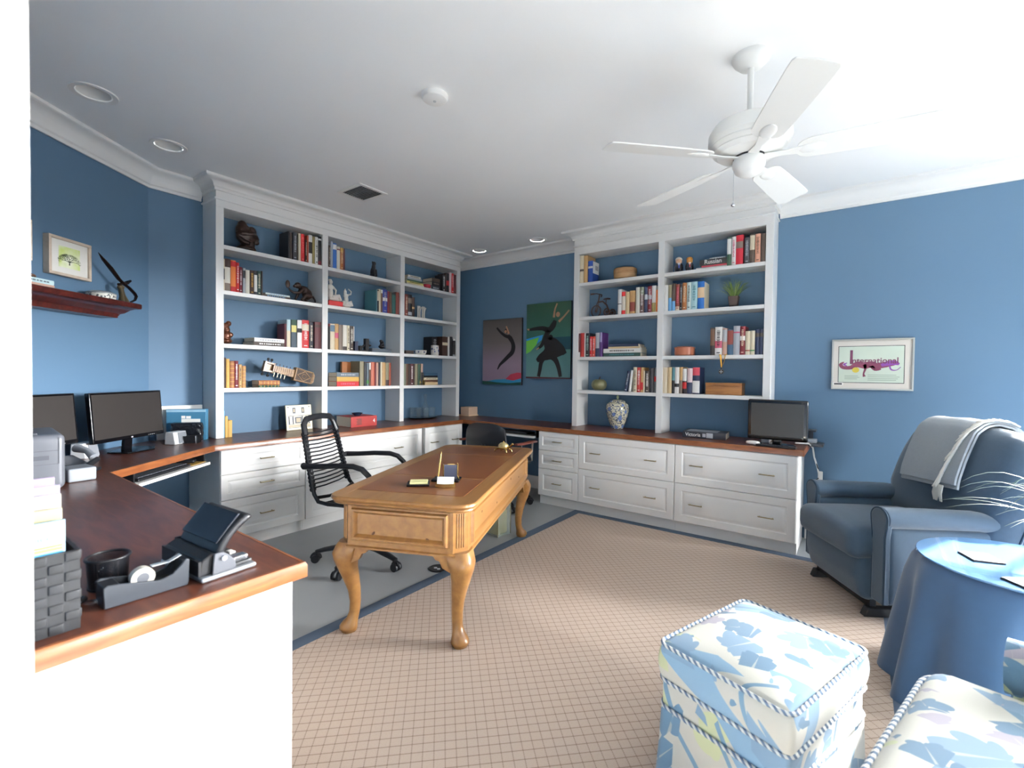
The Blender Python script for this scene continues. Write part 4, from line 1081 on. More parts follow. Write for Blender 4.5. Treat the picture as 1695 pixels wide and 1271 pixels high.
o.prism([(-.24, -.04), (-.16, -.034), (-.16, -.022), (-.225, -.024), (-.225, .03), (-.16, .03), (-.16, .042), (-.24, .045)], -.016, .02, axis='y', M=Mi); o.box(-.225, -.16, .01, .02, -.03, .035, M=Mi); o.box(-.165, -.155, -.016, .02, -.04, .045, M=Mi); o.build('headstock', MW, t)
for (x, s) in ((-.215, 1), (-.185, 1), (-.235, -1), (-.19, -1)):
    o = MB(); o.cyl((x, 0, s*.03), (x, 0, s*.06), .004, n=8, M=Mi); o.ball((x, 0, s*.066), (.012, .008, .012), 10, M=Mi); o.build('tuning_peg', M_black, t)
for k in range(9):
    x = -.14+.03*(k % 5); s = 1 if k < 5 else -1
    o = MB(); o.cyl((x, 0, s*.028), (x, 0, s*(.045 if s > 0 else .06)), .0025, n=6, M=Mi); o.ball((x, 0, s*(.047 if s > 0 else .062)), .004, 8, M=Mi); o.build('tuning_peg', MD if s > 0 else M_bronze, t)
# tile and red box on the worktop
t = thing('picture_tile', 'cream picture tile of an old shop front leaning on the worktop', 'picture', (.155, -2.18, HC+.001), LROT)
Mt = Matrix.Rotation(R(-8), 4, 'X')
MB().box(-.118, .118, -.005, .005, 0, .218, M=Mt).build('tile', mat('tile_cream', 'cfc8ac', .35), t, bevel=.004)
MB().box(-.118, .118, .005, .009, 0, .218, M=Mt).build('backing', M_black, t)
o = MB(); y0, y1 = -.0058, -.005
for (a, b, c, d) in ((-.1, .1, .122, .126), (-.1, .1, .02, .024), (-.1, .1, .05, .053)): o.box(a, b, y0, y1, c, d, M=Mt)
for x in (-.045, .035): o.box(x-.012, x+.014, y0, y1, .145, .195, M=Mt)
for x in (-.09, -.055, .03, .065, .09): o.box(x-.008, x+.003, y0, y1, .053, .12, M=Mt)
o.box(-.04, .02, y0, y1, .058, .112, M=Mt); o.ball((-.095, y0, .2), (.006, .001, .006), 8, M=Mt); o.ball((.095, y0, .2), (.006, .001, .006), 8, M=Mt)
o.build('drawing', mat('tile_ink', '4a4e58', .5), t, smooth=False)
o = MB()
for x in (-.045, .035): o.box(x-.006, x+.008, y0-.0006, y1-.0006, .155, .185, M=Mt)
o.box(-.03, .01, y0-.0006, y1-.0006, .066, .104, M=Mt); o.box(-.1, .1, y0-.0004, y1-.0004, .026, .046, M=Mt)
o.build('drawing_tint', mat('tile_tint', 'a89a80', .5), t, smooth=False)
t = flatbook(.285, .235, .096, 'red2', (.345, -1.655, HC+.001), LROT, 'thick red box-like book with a white 4 on the worktop', g)
text('4', .05, cm('white'), t, (.108, -.0034, .048), (PI/2, 0, 0))
o = MB()
for k in range(5): o.box(-.085+.008*(k % 2), -.03, -.0032, -.0025, .022+.012*k, .028+.012*k)
o.build('spine_print', cm('umber'), t, smooth=False)
t = thing('dish', 'small dark blue dish on top of the red box-like book', 'dish', (.23, -1.652, HC+.0975))
MB().lathe([(.025, 0), (.028, .004), (.05, .022), (.053, .025), (.049, .023), (.026, .007), (0, .006)], 28, cap=False).build('bowl', mat('dish_blue', '27344c', .25), t)
# col 2
t = orn('cat_figurine', 'slim black seated cat figurine on the top shelf', 'figurine', -1.418, S1, .15)
o = MB(); o.ball((0, 0, .02), (.036, .04, .024), 14); o.ball((0, 0, .055), (.03, .032, .055), 14); o.ball((0, -.005, .105), (.02, .022, .035), 12); o.ball((0, -.012, .14), (.021, .022, .02), 12)
for s in (-1, 1): o.ball((s*.017, -.008, .152), (.007, .006, .010), 8); o.tube([(s*.013, -.03, .08), (s*.014, -.037, .01)], [.008, .009], 8)
o.build('figure', M_blackstat, t, remesh=.003)
t = orn('statuette', 'white porcelain seated statuette behind the red box, left end', 'figurine', -1.87, S2+.0456, .15)
o = MB(); o.ball((.02, 0, .02), (.06, .035, .024), 14); o.ball((-.02, 0, .07), (.028, .025, .055), 12); o.ball((-.022, -.005, .125), (.03, .022, .03), 12); o.ball((-.02, -.008, .172), (.017, .018, .022), 12); o.ball((-.02, .004, .19), (.018, .018, .012), 10)
o.tube([(.0, -.01, .13), (.025, -.02, .1), (.015, -.025, .06)], [.011, .009, .008], 8); o.tube([(0, -.01, .03), (.05, -.03, .05), (.075, -.025, .01)], [.024, .02, .012], 8); o.build('figure', M_plaster, t, remesh=.0035)
o = MB().rbox((0, .06, .0225), (.072, .06, .0224), .003).build('red_box', cm('red'), None, loc=(.226, -1.879, S2), rotz=LROT); tag(o, 'flat bright red box under the white seated statuette', 'box')
t = orn('statuette', 'white porcelain kneeling statuette with raised arms, right of the red box', 'figurine', -1.735, S2, .17)
o = MB(); o.ball((0, 0, .02), (.045, .04, .022), 14); o.tube([(.0, -.01, .025), (.035, -.025, .05), (.04, -.03, .015)], [.024, .022, .014], 8); o.tube([(-.01, 0, .03), (-.045, -.02, .045), (-.06, -.02, .012)], [.022, .018, .01], 8)
o.ball((-.002, 0, .07), (.022, .019, .045), 12); o.ball((-.006, 0, .11), (.025, .018, .025), 12); o.ball((-.016, -.004, .145), (.015, .016, .019), 12)
o.tube([(.012, 0, .12), (.04, -.01, .13), (.045, -.01, .155), (.015, -.005, .178)], [.009, .008, .007, .006], 8); o.tube([(-.022, 0, .12), (-.03, -.01, .15), (-.015, -.005, .175)], [.009, .007, .006], 8)
o.build('figure', M_plaster, t, remesh=.003)
o = MB().box(-.018, .018, 0, .05, 0, .09).build('small_box', mat('navy_box', '232a44', .4), None, bevel=.002, loc=(.236, -1.667, S3), rotz=LROT)
tag(o, 'small dark blue box standing in front of the white book', 'box')
t = orn('sculpture', 'black abstract block sculpture with a tall slab, left of the grey box', 'sculpture', -1.535, S3, .17)
o = MB(); o.box(-.062, .03, -.03, .03, 0, .014); o.box(-.06, -.03, -.02, .02, .014, .055); o.box(.005, .045, -.02, .02, .014, .128); o.tube([(-.03, 0, .03), (-.01, 0, .055), (.02, 0, .07)], .011, 8); o.tube([(.03, 0, .07), (.065, 0, .062), (.082, 0, .066)], [.012, .012, .008], 8); o.build('blocks', M_blackstat, t, bevel=.003)
o = MB().box(-.118, .118, 0, .12, 0, .036).build('grey_box', mat('box_grey', '4c5560', .5), None, bevel=.002, loc=(.215, -1.355, S3), rotz=LROT); tag(o, 'flat grey box under the small black seated figure', 'box')
t = orn('figurine', 'small black seated figure on the flat grey box', 'figurine', -1.315, S3+.0365, .15)
o = MB(); o.ball((.005, 0, .02), (.035, .028, .022), 12); o.ball((.012, 0, .045), (.024, .022, .035), 12); o.ball((-.002, 0, .075), (.018, .017, .017), 12); o.tube([(.015, -.015, .055), (-.02, -.02, .04), (-.03, -.015, .022)], [.009, .008, .008], 8); o.build('figure', M_blackstat, t, remesh=.003)
# col 3
o = MB().lathe([(.028, 0), (.042, .012), (.047, .03), (.044, .044), (.041, .046), (.043, .03), (.03, .010), (0, .008)], 28, cap=False).build('bowl', mat('bowl_red', 'b02032', .25), None, loc=(.17, -.715, S1)); tag(o, 'small round red bowl on the top shelf', 'bowl')
for k, (y, lb) in enumerate(((-.80, 'left white rectangular bookend with carved animal head'), (-.732, 'right white bookend with carved animal head and dark base'))):
    t = orn('bookend', lb, 'bookend', y, S2, .15, rot=0); t['group'] = 'pair of white bookends'
    o = MB(); o.box(-.026, .026, -.02, .02, 0, .012); o.box(-.022, .022, .008, .016, .012, .142); o.build('slab', M_plaster, t, bevel=.002)
    o = MB(); o.ball((0, -.004, .105), (.016, .014, .02), 12); o.ball((.006, -.014, .118), (.012, .014, .010), 10); o.tube([(0, 0, .09), (.0, .0, .05), (0, .002, .015)], [.013, .010, .014], 8); o.build('head', M_plaster, t, remesh=.003)
o = MB().rbox((0, 0, .019), (.055, .035, .019), .004).build('wooden_box', cm('umber'), None, loc=(.15, -.962, S3), rotz=LROT); tag(o, 'small dark brown wooden box left of the blue-white dish', 'box')
t = orn('porcelain_dish', 'low white porcelain dish with blue spots on the shelf', 'dish', -.80, S3, .17)
MB().lathe([(.05, 0), (.062, .008), (.072, .045), (.074, .048), (.069, .045), (.058, .012), (0, .01)], 6, cap=False).build('bowl', M_plaster, t, angle=20)
o = MB()
for k in range(6): a = 2*PI*(k+.5)/6; o.ball((.063*math.cos(a), .063*math.sin(a), .028), (.009, .009, .009), 8)
o.build('spots', mat('porcelain_blue', '34477e', .3), t)
t = orn('porcelain_cup', 'blue and white porcelain brush cup in front of the black books', 'cup', -.613, S3, .205)
MB().lathe([(.042, 0), (.044, .004), (.044, .11), (.041, .112), (.039, .108), (.039, .006), (0, .006)], 28, cap=False).build('cup', M_plaster, t)
o = MB(); rnd = random.Random(3)
for k in range(16): a = rnd.uniform(0, 2*PI); z = rnd.uniform(.02, .09); o.ball((.0435*math.cos(a), .0435*math.sin(a), z), (.006, .006, rnd.uniform(.006, .016)), 8)
o.build('decoration', mat('porcelain_blue', '34477e', .3), t)
t = orn('brass_letters', 'small brass block letters H and I at the shelf edge', 'letters', -.817, S4, .222)
o = MB(); o.box(-.042, .042, -.006, .012, 0, .004); o.box(-.04, -.026, -.004, .008, .004, .054); o.box(-.002, .012, -.004, .008, .004, .054); o.box(-.026, -.002, -.004, .008, .022, .036); o.box(.026, .04, -.004, .008, .004, .054); o.build('letters', M_brass, t, bevel=.002)
# glassware
M_glass = mat('clear_glass', '7f939e', .02, alpha=.13, spec=1.0)
o = MB().lathe([(.0, 0), (.16, 0), (.185, .006), (.192, .014), (.188, .014), (.16, .007), (0, .006)], 40, cap=False, M=Matrix.Diagonal((1, .62, 1, 1))).build('serving_tray', M_blackgloss, None, loc=(.125, -.715, HC+.001), rotz=LROT); tag(o, 'oval black serving tray with glassware on the worktop', 'tray')
t = thing('carafe', 'tall clear glass carafe on the black tray', 'carafe', (.115, -.668, HC+.0085))
MB().lathe([(.036, 0), (.042, .01), (.042, .10), (.03, .14), (.018, .17), (.016, .22), (.022, .262), (.0205, .262), (.0145, .22), (.0165, .17), (.0285, .138), (.0395, .1), (.0395, .014), (0, .01)], 28, cap=False).build('body', M_glass, t)
for k, (dx, dy, lb) in enumerate(((-.05, -.125, 'first'), (.03, -.10, 'second'), (-.02, -.04, 'third'), (.09, -.02, 'fourth'), (.07, .09, 'fifth'))):
    o = MB().lathe([(.026, 0), (.029, .004), (.034, .115), (.0325, .115), (.0275, .012), (0, .01)], 24, cap=False).build('drinking_glass', M_glass, None, loc=(.115+dx*.75, -.70+dy, HC+.0085))
    tag(o, 'clear drinking glass, %s from the left on the black tray' % lb, 'glass', 'glasses on the black tray')
o = MB().box(-.13, .0, 0, .16, 0, .095).build('cardboard_box', mat('box_peach', 'd6b79c', .7), None, bevel=.002, loc=(.335, -.175, HC+.012)); tag(o, 'pale peach box on the corner of the worktop', 'box')
o.location = (.335, -.172, HC+.0125)
o = MB().box(-.17, .01, -.005, .165, 0, .011).build('book', cm('peach'), None, bevel=.002, loc=(.335, -.172, HC+.001)); tag(o, 'thin peach book under the pale peach corner box', 'book')
# ---------------------------------------------------------------- ornaments on the right bookcase
def RO(name, label, cat, x, z, y=-.13, rot=0): return thing(name, label, cat, (x, y, z), rot)
t = RO('woven_box', 'round woven wooden box on the top shelf of the right bookcase', 'box', 2.265, Q1, -.125)
MW2 = wood('woven_tan', '8a6a48', 'b08c62', .6, (3, 3, 30))
MB().lathe([(.09, 0), (.104, .012), (.107, .04), (.105, .055)], 36).build('base', MW2, t)
MB().lathe([(.108, .055), (.11, .075), (.108, .1), (.1, .108), (0, .11)], 36).build('lid', wood('woven_rim', '7a5a3a', '9c7850', .6, (3, 3, 30)), t)
o = MB().box(-.0, .058, 0, .19, 0, .245).build('book', cm('darkbrown'), None, bevel=.002, loc=(1.918, -.212, Q1)); bpy.data.objects.remove(o)
# white jacket on the navy book
bk = [o for o in bpy.data.objects if o.get('label', '').startswith('navy blue book')][0]
jx = bk.location.x
o = MB().box(.0535, .0548, .004, .13, .085, .2).build('dust_jacket', cm('white'), bk); plabel(o, 'white cover with dark marks')
o = MB()
for k in range(3): o.box(.0549, .0553, .055+.022*k, .065+.022*k, .12, .165)
o.build('jacket_print', cm('charcoal'), bk, smooth=False)
# binder side already page block; pale side board
bk = [o for o in bpy.data.objects if o.get('label', '').startswith('wide blue binder')][0]
bk['label'] = bk['label'].replace('wide blue binder book', 'wide blue binder with cream label'); bk['category'] = 'binder'
MB().box(.0545, .0562, .006, .15, .004, .225).build('side_board', cm('cream'), bk)
# tricycle
t = RO('tricycle_model', 'rusty metal model tricycle on the second shelf of the right bookcase', 'model tricycle', 2.03, Q2, -.13, R(-12))
MR = mat('rusty_metal', '4a332a', .6, .5, var=.4, vscale=60)
def wheel(cx, cz, r, cy=0, tr=.005):
    o = MB(); o.tube([(cx+r*math.cos(2*PI*k/28), cy, cz+r*math.sin(2*PI*k/28)) for k in range(28)], tr, 8, closed=True)
    for k in range(8): a = PI*k/8; o.cyl((cx+r*math.cos(a), cy, cz+r*math.sin(a)), (cx-r*math.cos(a), cy, cz-r*math.sin(a)), .0014, n=5)
    o.cyl((cx, cy-.012, cz), (cx, cy+.012, cz), .007, n=10); return o
wheel(-.07, .062, .056, 0, .006).build('wheel', MR, t)
for y in (-.045, .045): wheel(.095, .038, .033, y, .005).build('wheel', MR, t)
o = MB()
for y in (-.012, .012): o.tube([(-.07, y, .062), (-.052, y, .13), (-.045, y*.4, .155)], .0042, 8)
o.tube([(-.045, 0, .15), (-.035, 0, .19), (-.03, 0, .225)], .006, 8)
o.tube([(-.048, 0, .15), (.01, 0, .152), (.06, 0, .11), (.09, 0, .045)], .008, 8); o.cyl((.095, -.05, .038), (.095, .05, .038), .005, n=8); o.tube([(.05, 0, .12), (.052, 0, .165)], .004, 8)
o.build('frame', MR, t)
o = MB(); o.tube([(-.06, -.075, .222), (-.035, -.04, .228), (-.03, 0, .226), (-.035, .04, .228), (-.06, .075, .222)], .005, 8)
for s in (-1, 1): o.cyl((-.05, s*.06, .225), (-.075, s*.085, .22), .008, n=10)
o.build('handlebar', MR, t)
o = MB(); o.prism([(.02, -.008), (.045, -.02), (.08, -.028), (.092, -.015), (.092, .015), (.08, .028), (.045, .02), (.02, .008)], .165, .177); o.build('saddle', mat('saddle_dark', '2a1618', .5), t, bevel=.004)
# dolls
for k, (x, H, hair, tie, lb) in enumerate(((2.782, .135, 'd8d2c4', '2c3f8c', 'painted nesting doll with white hair and blue tie, left of the other doll'), (2.874, .125, 'b8762e', '8a2430', 'painted nesting doll with orange-brown hair and dark red tie'))):
    t = RO('nesting_doll', lb, 'figurine', x, Q1, -.17, R(20)); t['group'] = 'painted nesting dolls'
    s = H/.135
    MB().lathe([(.028*s, 0), (.034*s, .006*s), (.038*s, .035*s), (.035*s, .065*s), (.026*s, .08*s), (.0, .082*s)], 28).build('body', mat('doll_suit', '161824', .25), t)
    MB().ball((0, 0, .1*s), (.0275*s, .0275*s, .034*s), 20).build('head', mat('doll_face%d' % k, ('d2a684', 'c88c4a')[k], .3), t)
    o = MB(); o.ball((0, .005, .1165*s), (.0295*s, .0285*s, .0225*s), 18); o.build('hair', mat('doll_hair%d' % k, hair, .4), t)
    o = MB(); o.prism([(-.012*s, .08*s), (.012*s, .08*s), (0, .045*s)], -.0375*s, -.028*s, axis='y'); o.build('shirt', M_paper, t)
    MB().prism([(-.003*s, .075*s), (.003*s, .075*s), (.005*s, .04*s), (0, .03*s), (-.005*s, .04*s)], -.0395*s, -.032*s, axis='y').build('tie', mat('doll_tie%d' % k, tie, .4), t)
    o = MB()
    for q in (-1, 1): o.ball((q*.009*s, -.0255*s, .105*s), (.003*s, .002*s, .002*s), 8)
    o.box(-.006*s, .006*s, -.0275*s, -.024*s, .088*s, .09*s); o.build('painted_face', cm('darkbrown'), t)
# potted grass
t = RO('potted_grass', 'small green grass plant in a dark tapered pot on the shelf', 'potted plant', 3.228, Q2, -.13)
MB().lathe([(.036, 0), (.04, .003), (.054, .085), (.056, .095), (.05, .095), (.047, .085), (0, .082)], 4, M=Matrix.Rotation(R(45), 4, 'Z'), cap=False).build('pot', mat('pot_dark', '33241f', .5), t, bevel=.004)
MB().box(-.032, .032, -.032, .032, .08, .084).build('soil', cm('darkbrown'), t)
o = MB(); rnd = random.Random(11)
for k in range(150):
    a = rnd.uniform(0, 2*PI); r0 = rnd.uniform(0, .025); L = rnd.uniform(.09, .17); sp_ = rnd.uniform(.02, .135)
    p0 = Vector((r0*math.cos(a), r0*math.sin(a), .082)); d = Vector((math.cos(a), math.sin(a), 0)); h = L*math.sqrt(max(.1, 1-(sp_/.17)**2))
    pts = [p0, p0+d*sp_*.3+Vector((0, 0, h*.55)), p0+d*sp_*.68+Vector((0, 0, h*.92)), p0+d*sp_+Vector((0, 0, h*.98))]
    for p in pts:
        p.y = max(-.105, min(.115, p.y)); p.z = min(p.z, .295)
    o.tube(pts, [.0022, .0024, .0018, .0004], 4, flat=.3, mi=k % 2)
o.build('leaves', [mat('grass_green', '66803c', .6), mat('grass_pale', '93a866', .6)], t)
t = RO('clay_pot', 'round terracotta lidded pot on the third shelf', 'pot', 2.84, Q3, -.14)
MC = mat('terracotta', 'a8664c', .35, var=.08, vscale=20)
MB().lathe([(.07, 0), (.084, .006), (.086, .03), (.084, .066)], 36).build('body', MC, t)
MB().lathe([(.088, .066), (.089, .074), (.06, .083), (0, .086)], 36).build('lid', MC, t)
t = RO('pumpkin', 'small green-brown ceramic pumpkin with a stem', 'ornament', 2.02, Q4, -.14)
vs = []; fs = []; n = 40; m = 14
for i in range(m+1):
    th = PI*i/m
    for k in range(n):
        a = 2*PI*k/n; r = .076*math.sin(th)**.8*(1-.07*abs(math.cos(4*a))**6); vs.append((r*math.cos(a), r*math.sin(a), .058+.058*math.cos(th)*(1-.25*math.exp(-(math.sin(th)*4)**2))))
for i in range(m):
    for k in range(n): fs.append((i*n+k, (i+1)*n+k, (i+1)*n+(k+1) % n, i*n+(k+1) % n))
MB().add(vs, fs).build('body', mat('pumpkin_green', '6c6a4a', .4, var=.25, vscale=30), t, angle=60)
MB().tube([(0, 0, .095), (.003, 0, .12), (.012, 0, .135)], [.010, .007, .006], 8).build('stem', cm('umber'), t)
t = RO('ginger_jar', 'large blue and cream floral ginger jar on the worktop under the right bookcase', 'jar', 2.215, HC+.001, -.135); t.scale = (.965, .965, .95)
def jar_mat():
    m = mat('jar_floral', 'd9d6c2', .18, coat=.4); N = NT(m); tc = N.n('ShaderNodeTexCoord')
    v = N.n('ShaderNodeTexVoronoi'); v.inputs['Scale'].default_value = 62; N.link(tc.outputs['Object'], v.inputs['Vector'])
    v2 = N.n('ShaderNodeTexVoronoi'); v2.inputs['Scale'].default_value = 17; N.link(tc.outputs['Object'], v2.inputs['Vector'])
    nz = N.n('ShaderNodeTexNoise'); nz.inputs['Scale'].default_value = 60; N.link(tc.outputs['Object'], nz.inputs['Vector'])
    v3 = N.n('ShaderNodeTexVoronoi'); v3.inputs['Scale'].default_value = 45; N.link(tc.outputs['Object'], v3.inputs['Vector'])
    c = N.mix(N.math('LESS_THAN', v3.outputs['Distance'], .22), 'cfcab0', 'a89c56')
    c = N.mix(N.math('LESS_THAN', v.outputs['Distance'], .40), c, '38496a')
    c = N.mix(N.math('LESS_THAN', N.math('ADD', v2.outputs['Distance'], N.math('MULTIPLY', nz.outputs['Fac'], .25)), .45), c, '7085b4')
    N.link(c, N.b.inputs['Base Color']); return m
JM = jar_mat()
MB().lathe([(.055, 0), (.06, .004), (.062, .01), (.075, .05), (.098, .12), (.111, .18), (.112, .215), (.104, .245), (.085, .262), (.072, .266)], 44).build('body', JM, t)
MB().lathe([(.074, .266), (.076, .274), (.066, .284), (.035, .292), (.015, .295)], 40).build('lid', JM, t)
MB().lathe([(.01, .294), (.008, .302), (.013, .312), (.012, .325), (.006, .336), (0, .338)], 20).build('knob', mat('jade', '8a9a7c', .3), t)
# medal
t = RO('medal', 'medal with a yellow ribbon hanging from the third shelf edge', 'medal', 3.175, Q3, -.2405)
o = MB()
for s in (-1, 1):
    o.tube([(.002+s*.022, .03, .003), (.002+s*.02, -.002, .003), (.002+s*.019, -.006, -.003), (.002+s*.012, -.006, -.05), (-.006, -.007, -.102)], [.011, .012, .012, .011, .006], 8, flat=.12, up=(0, 1, .2))
o.build('ribbon', mat('ribbon_yellow', 'd8a63c', .6), t)
o = MB(); o.cyl((-.007, -.0085, -.11), (-.007, -.0045, -.11), .007, n=12); o.lathe([(.0, -.002), (.019, -.002), (.02, 0), (.019, .002), (0, .002)], 24, M=Matrix.Translation((-.008, -.007, -.138)) @ Matrix.Rotation(PI/2, 4, 'X')); o.build('medallion', mat('medal_dark', '4a443c', .4, .6), t)
o = MB(); o.box(-.011, -.005, -.0115, -.009, -.152, -.124); o.box(-.022, .006, -.0115, -.009, -.141, -.135); o.build('cross', M_silver, t)
t = RO('wooden_box', 'long honey-brown wooden box on the lowest right shelf', 'box', 3.175, Q4, -.13)
MB().box(-.14, .14, -.07, .07, 0, .074).build('body', wood('box_wood', '7c4e22', 'a8723a', .4, (1.5, 8, 12)), t, bevel=.002)
MB().box(-.141, .141, -.071, .071, .0745, .1).build('lid', wood('box_wood', '7c4e22', 'a8723a', .4, (1.5, 8, 12)), t, bevel=.002)
# victoria book
r = flatbook(.335, .21, .052, 'charcoal', (3.062, -.33, HC+.001), R(4), 'thick black and white book lettered Victoria on the right worktop', 'books lying flat on the worktop')
text('Victoria', .042, cm('white'), r, (-.085, -.0034, .026), (PI/2, 0, 0), sx=.9)
o = MB(); o.box(.02, .07, -.003, -.0023, .006, .046); o.box(-.01, .015, -.003, -.0023, .012, .04); o.build('cover_print', cm('silver'), r, smooth=False)
MB().box(-.14, .1, .02, .18, .0522, .0528).build('cover_photo', mat('cover_photo', '8e9298', .4, var=.5, vscale=18), r, smooth=False)
# ---------------------------------------------------------------- television, cables, wall bracket
t = thing('television', 'small black television on the right end of the worktop', 'television', (3.59, -.335, HC+.001), R(-3))
MB().rbox((0, 0, .19), (.2, .022, .152), .012).build('bezel', M_blackgloss, t)
MB().box(-.175, .175, -.0232, -.0215, .068, .315).build('screen', M_screen, t)
MB().rbox((0, .03, .19), (.15, .022, .11), .02).build('rear_housing', M_black, t)
o = MB(); o.lathe([(.0, 0), (.12, 0), (.12, .006), (.03, .014), (0, .014)], 32, M=Matrix.Diagonal((1.05, .72, 1, 1))); o.rbox((0, .0, .03), (.03, .012, .025), .008); o.build('stand', M_blackgloss, t)
mouse((3.44, -.41, HC+.0005), R(70), M_paper, 'white mouse left of the small television', .9)
o = MB(); o.rbox((0, 0, .007), (.13, .028, .007), .005); k = o.build('remote_control', M_black, None, loc=(3.60, -.462, HC+.001), rotz=R(-6)); tag(k, 'long black remote in front of the small television', 'remote control')
for i in range(7): MB().rbox((-.1+.03*i, 0, .015), (.008, .008, .002), .0018).build('button', M_greydk, k)
t = thing('wall_bracket', 'grey double wall bracket shelf with cable box beside the television', 'bracket', (3.80, -.001, .76))
o = MB(); o.box(-.03, .0, -.012, 0, -.01, .105); o.rbox((-.01, -.08, .0), (.085, .075, .01), .006); o.rbox((-.03, -.07, .105), (.055, .06, .006), .005); o.build('frame', M_greydk, t)
MB().rbox((-.02, -.08, .026), (.05, .05, .014), .005).build('cable_box', M_silver, t)
t = thing('cable_bundle', 'black and white cables hanging beside the cabinet next to the television', 'cables', (0, 0, 0))
o = MB(); o.tube([(3.70, -.22, .775), (3.785, -.17, .772), (3.808, -.13, .74), (3.815, -.07, .66), (3.835, -.035, .58), (3.85, -.03, .50), (3.855, -.03, .40)], .006, 8); plabel(o.build('cable', M_paper, t), 'white cable')
o = MB(); o.tube([(3.70, -.2, .77), (3.79, -.15, .772), (3.812, -.1, .73), (3.82, -.06, .64), (3.845, -.03, .55), (3.85, -.05, .5), (3.79, -.11, .46), (3.776, -.14, .45), (3.79, -.10, .465), (3.855, -.045, .5), (3.868, -.03, .40)], .004, 8); plabel(o.build('cable', M_black, t), 'black cable')
o = MB(); o.rbox((3.856, -.045, .515), (.016, .012, .035), .006); o.build('adapter', M_paper, t)

# ---------------------------------------------------------------- pictures on the back wall
def canvas(name, label, x0, x1, z0, z1, cols, vert=True):
    t = thing(name, label, 'picture', (x0, -.001, z0)); W, H = x1-x0, z1-z0
    MB().box(0, W, -.028, 0, 0, H).build('canvas', M_black, t)
    m = bpy.data.materials.new(name+'_print'); m.use_nodes = True; N = NT(m); N.b.inputs['Roughness'].default_value = .35
    tc = N.n('ShaderNodeTexCoord'); sp = N.n('ShaderNodeSeparateXYZ'); N.link(tc.outputs['Generated'], sp.inputs[0])
    rp = N.n('ShaderNodeValToRGB'); e = rp.color_ramp.elements
    for i, (p, c) in enumerate(cols):
        q = e[i] if i < 2 else e.new(p); q.position = p; q.color = (*lin(c), 1)
    N.link(sp.outputs[2], rp.inputs[0]); N.link(rp.outputs[0], N.b.inputs['Base Color'])
    MB().box(0, W, -.0292, -.0282, 0, H).build('print', m, t, smooth=False)
    return t, W, H
def flatshape(t, W, H, nm, mt, polys=(), strokes=(), y=-.0296):
    """strokes: list of (points (u,v from top-left), widths) drawn flat on the print"""
    o = MB()
    for pl in polys: o.prism([(u*W, (1-v)*H) for u, v in pl], y-.0004, y, axis='y')
    for pts, ws in strokes:
        P = [Vector((u*W, (1-v)*H)) for u, v in pts]
        # smooth the stroke
        L = []; Wd = []
        for i in range(len(P)-1):
            for k in range(4):
                f = k/4; p0, p1, p2, p3 = P[max(0, i-1)], P[i], P[i+1], P[min(len(P)-1, i+2)]
                L.append(.5*((2*p1)+(p2-p0)*f+(2*p0-5*p1+4*p2-p3)*f*f+(3*p1-p0-3*p2+p3)*f**3)); Wd.append((ws[i]*(1-f)+ws[i+1]*f)*W)
        L.append(P[-1]); Wd.append(ws[-1]*W)
        a = []; b = []
        for i, p in enumerate(L):
            d = (L[min(i+1, len(L)-1)]-L[max(i-1, 0)]).normalized(); n = Vector((-d.y, d.x)); a.append(p+n*Wd[i]/2); b.append(p-n*Wd[i]/2)
        for i in range(len(L)-1):
            o.add([(a[i].x, y-.0003, a[i].y), (a[i+1].x, y-.0003, a[i+1].y), (b[i+1].x, y-.0003, b[i+1].y), (b[i].x, y-.0003, b[i].y)], [(0, 1, 2, 3)])
    return o.build(nm, mt, t, smooth=False)
def circ(u, v, r, asp, n=14): return [(u+r*math.cos(2*PI*k/n), v+r*asp*math.sin(2*PI*k/n)) for k in range(n)]
M_ink = mat('print_black', '120f12', .4); M_skin = mat('print_skin', 'a87a62', .5)
t, W, H = canvas('dancer_picture', 'tall canvas print of one leaping dancer in black on mauve grey', .425, .997, 1.148, 1.915, [(0, '8a7486'), (1, '4a4644'), (.3, '8d7a8c'), (.65, '67605f')])
flatshape(t, W, H, 'red_swirl', mat('print_red', 'b0384c', .4), [[(0, .965), (.3, .96), (.6, .92), (.74, .84), (.9, .815), (1, .82), (1, 1), (0, 1)]])
flatshape(t, W, H, 'blue_swirl', mat('print_blue', '2f86b0', .4), [[(0, .955), (.15, .95), (.35, .925), (.6, .915), (.8, .935), (1, .90), (1, 1), (0, 1)]], y=-.0302)
flatshape(t, W, H, 'green_swirl', mat('print_green', '1f4a40', .4), [[(0, .95), (.2, .955), (.45, .97), (.7, .975), (1, .955), (1, 1), (0, 1)]], y=-.0308)
flatshape(t, W, H, 'dancer', M_ink, [circ(.615, .185, .045, .7)], [([(.37, .13), (.47, .2), (.58, .255), (.68, .28)], [.04, .05, .06, .07]), ([(.66, .26), (.72, .3), (.775, .36), (.80, .43), (.77, .51), (.66, .58), (.55, .645), (.46, .70), (.40, .77)], [.06, .1, .085, .10, .10, .085, .07, .055, .02])])
flatshape(t, W, H, 'dancer_skin', M_skin, [circ(.60, .195, .03, .8)], [([(.615, .115), (.65, .17), (.68, .23)], [.03, .035, .05])], y=-.0305)
t, W, H = canvas('dancer_picture', 'larger canvas print of two dancers, one lifted, on dark green', 1.063, 1.632, 1.228, 2.055, [(0, '5f8a8c'), (1, '22402f'), (.3, '4f7f80'), (.55, '2f5a50')])
flatshape(t, W, H, 'dark_band', mat('print_teal', '123c4c', .4), [[(.45, .46), (1, .455), (1, .62), (.5, .62)]])
flatshape(t, W, H, 'floor_line', mat('print_wine', '4a2028', .4), [[(0, .978), (1, .985), (1, 1), (0, 1)]])
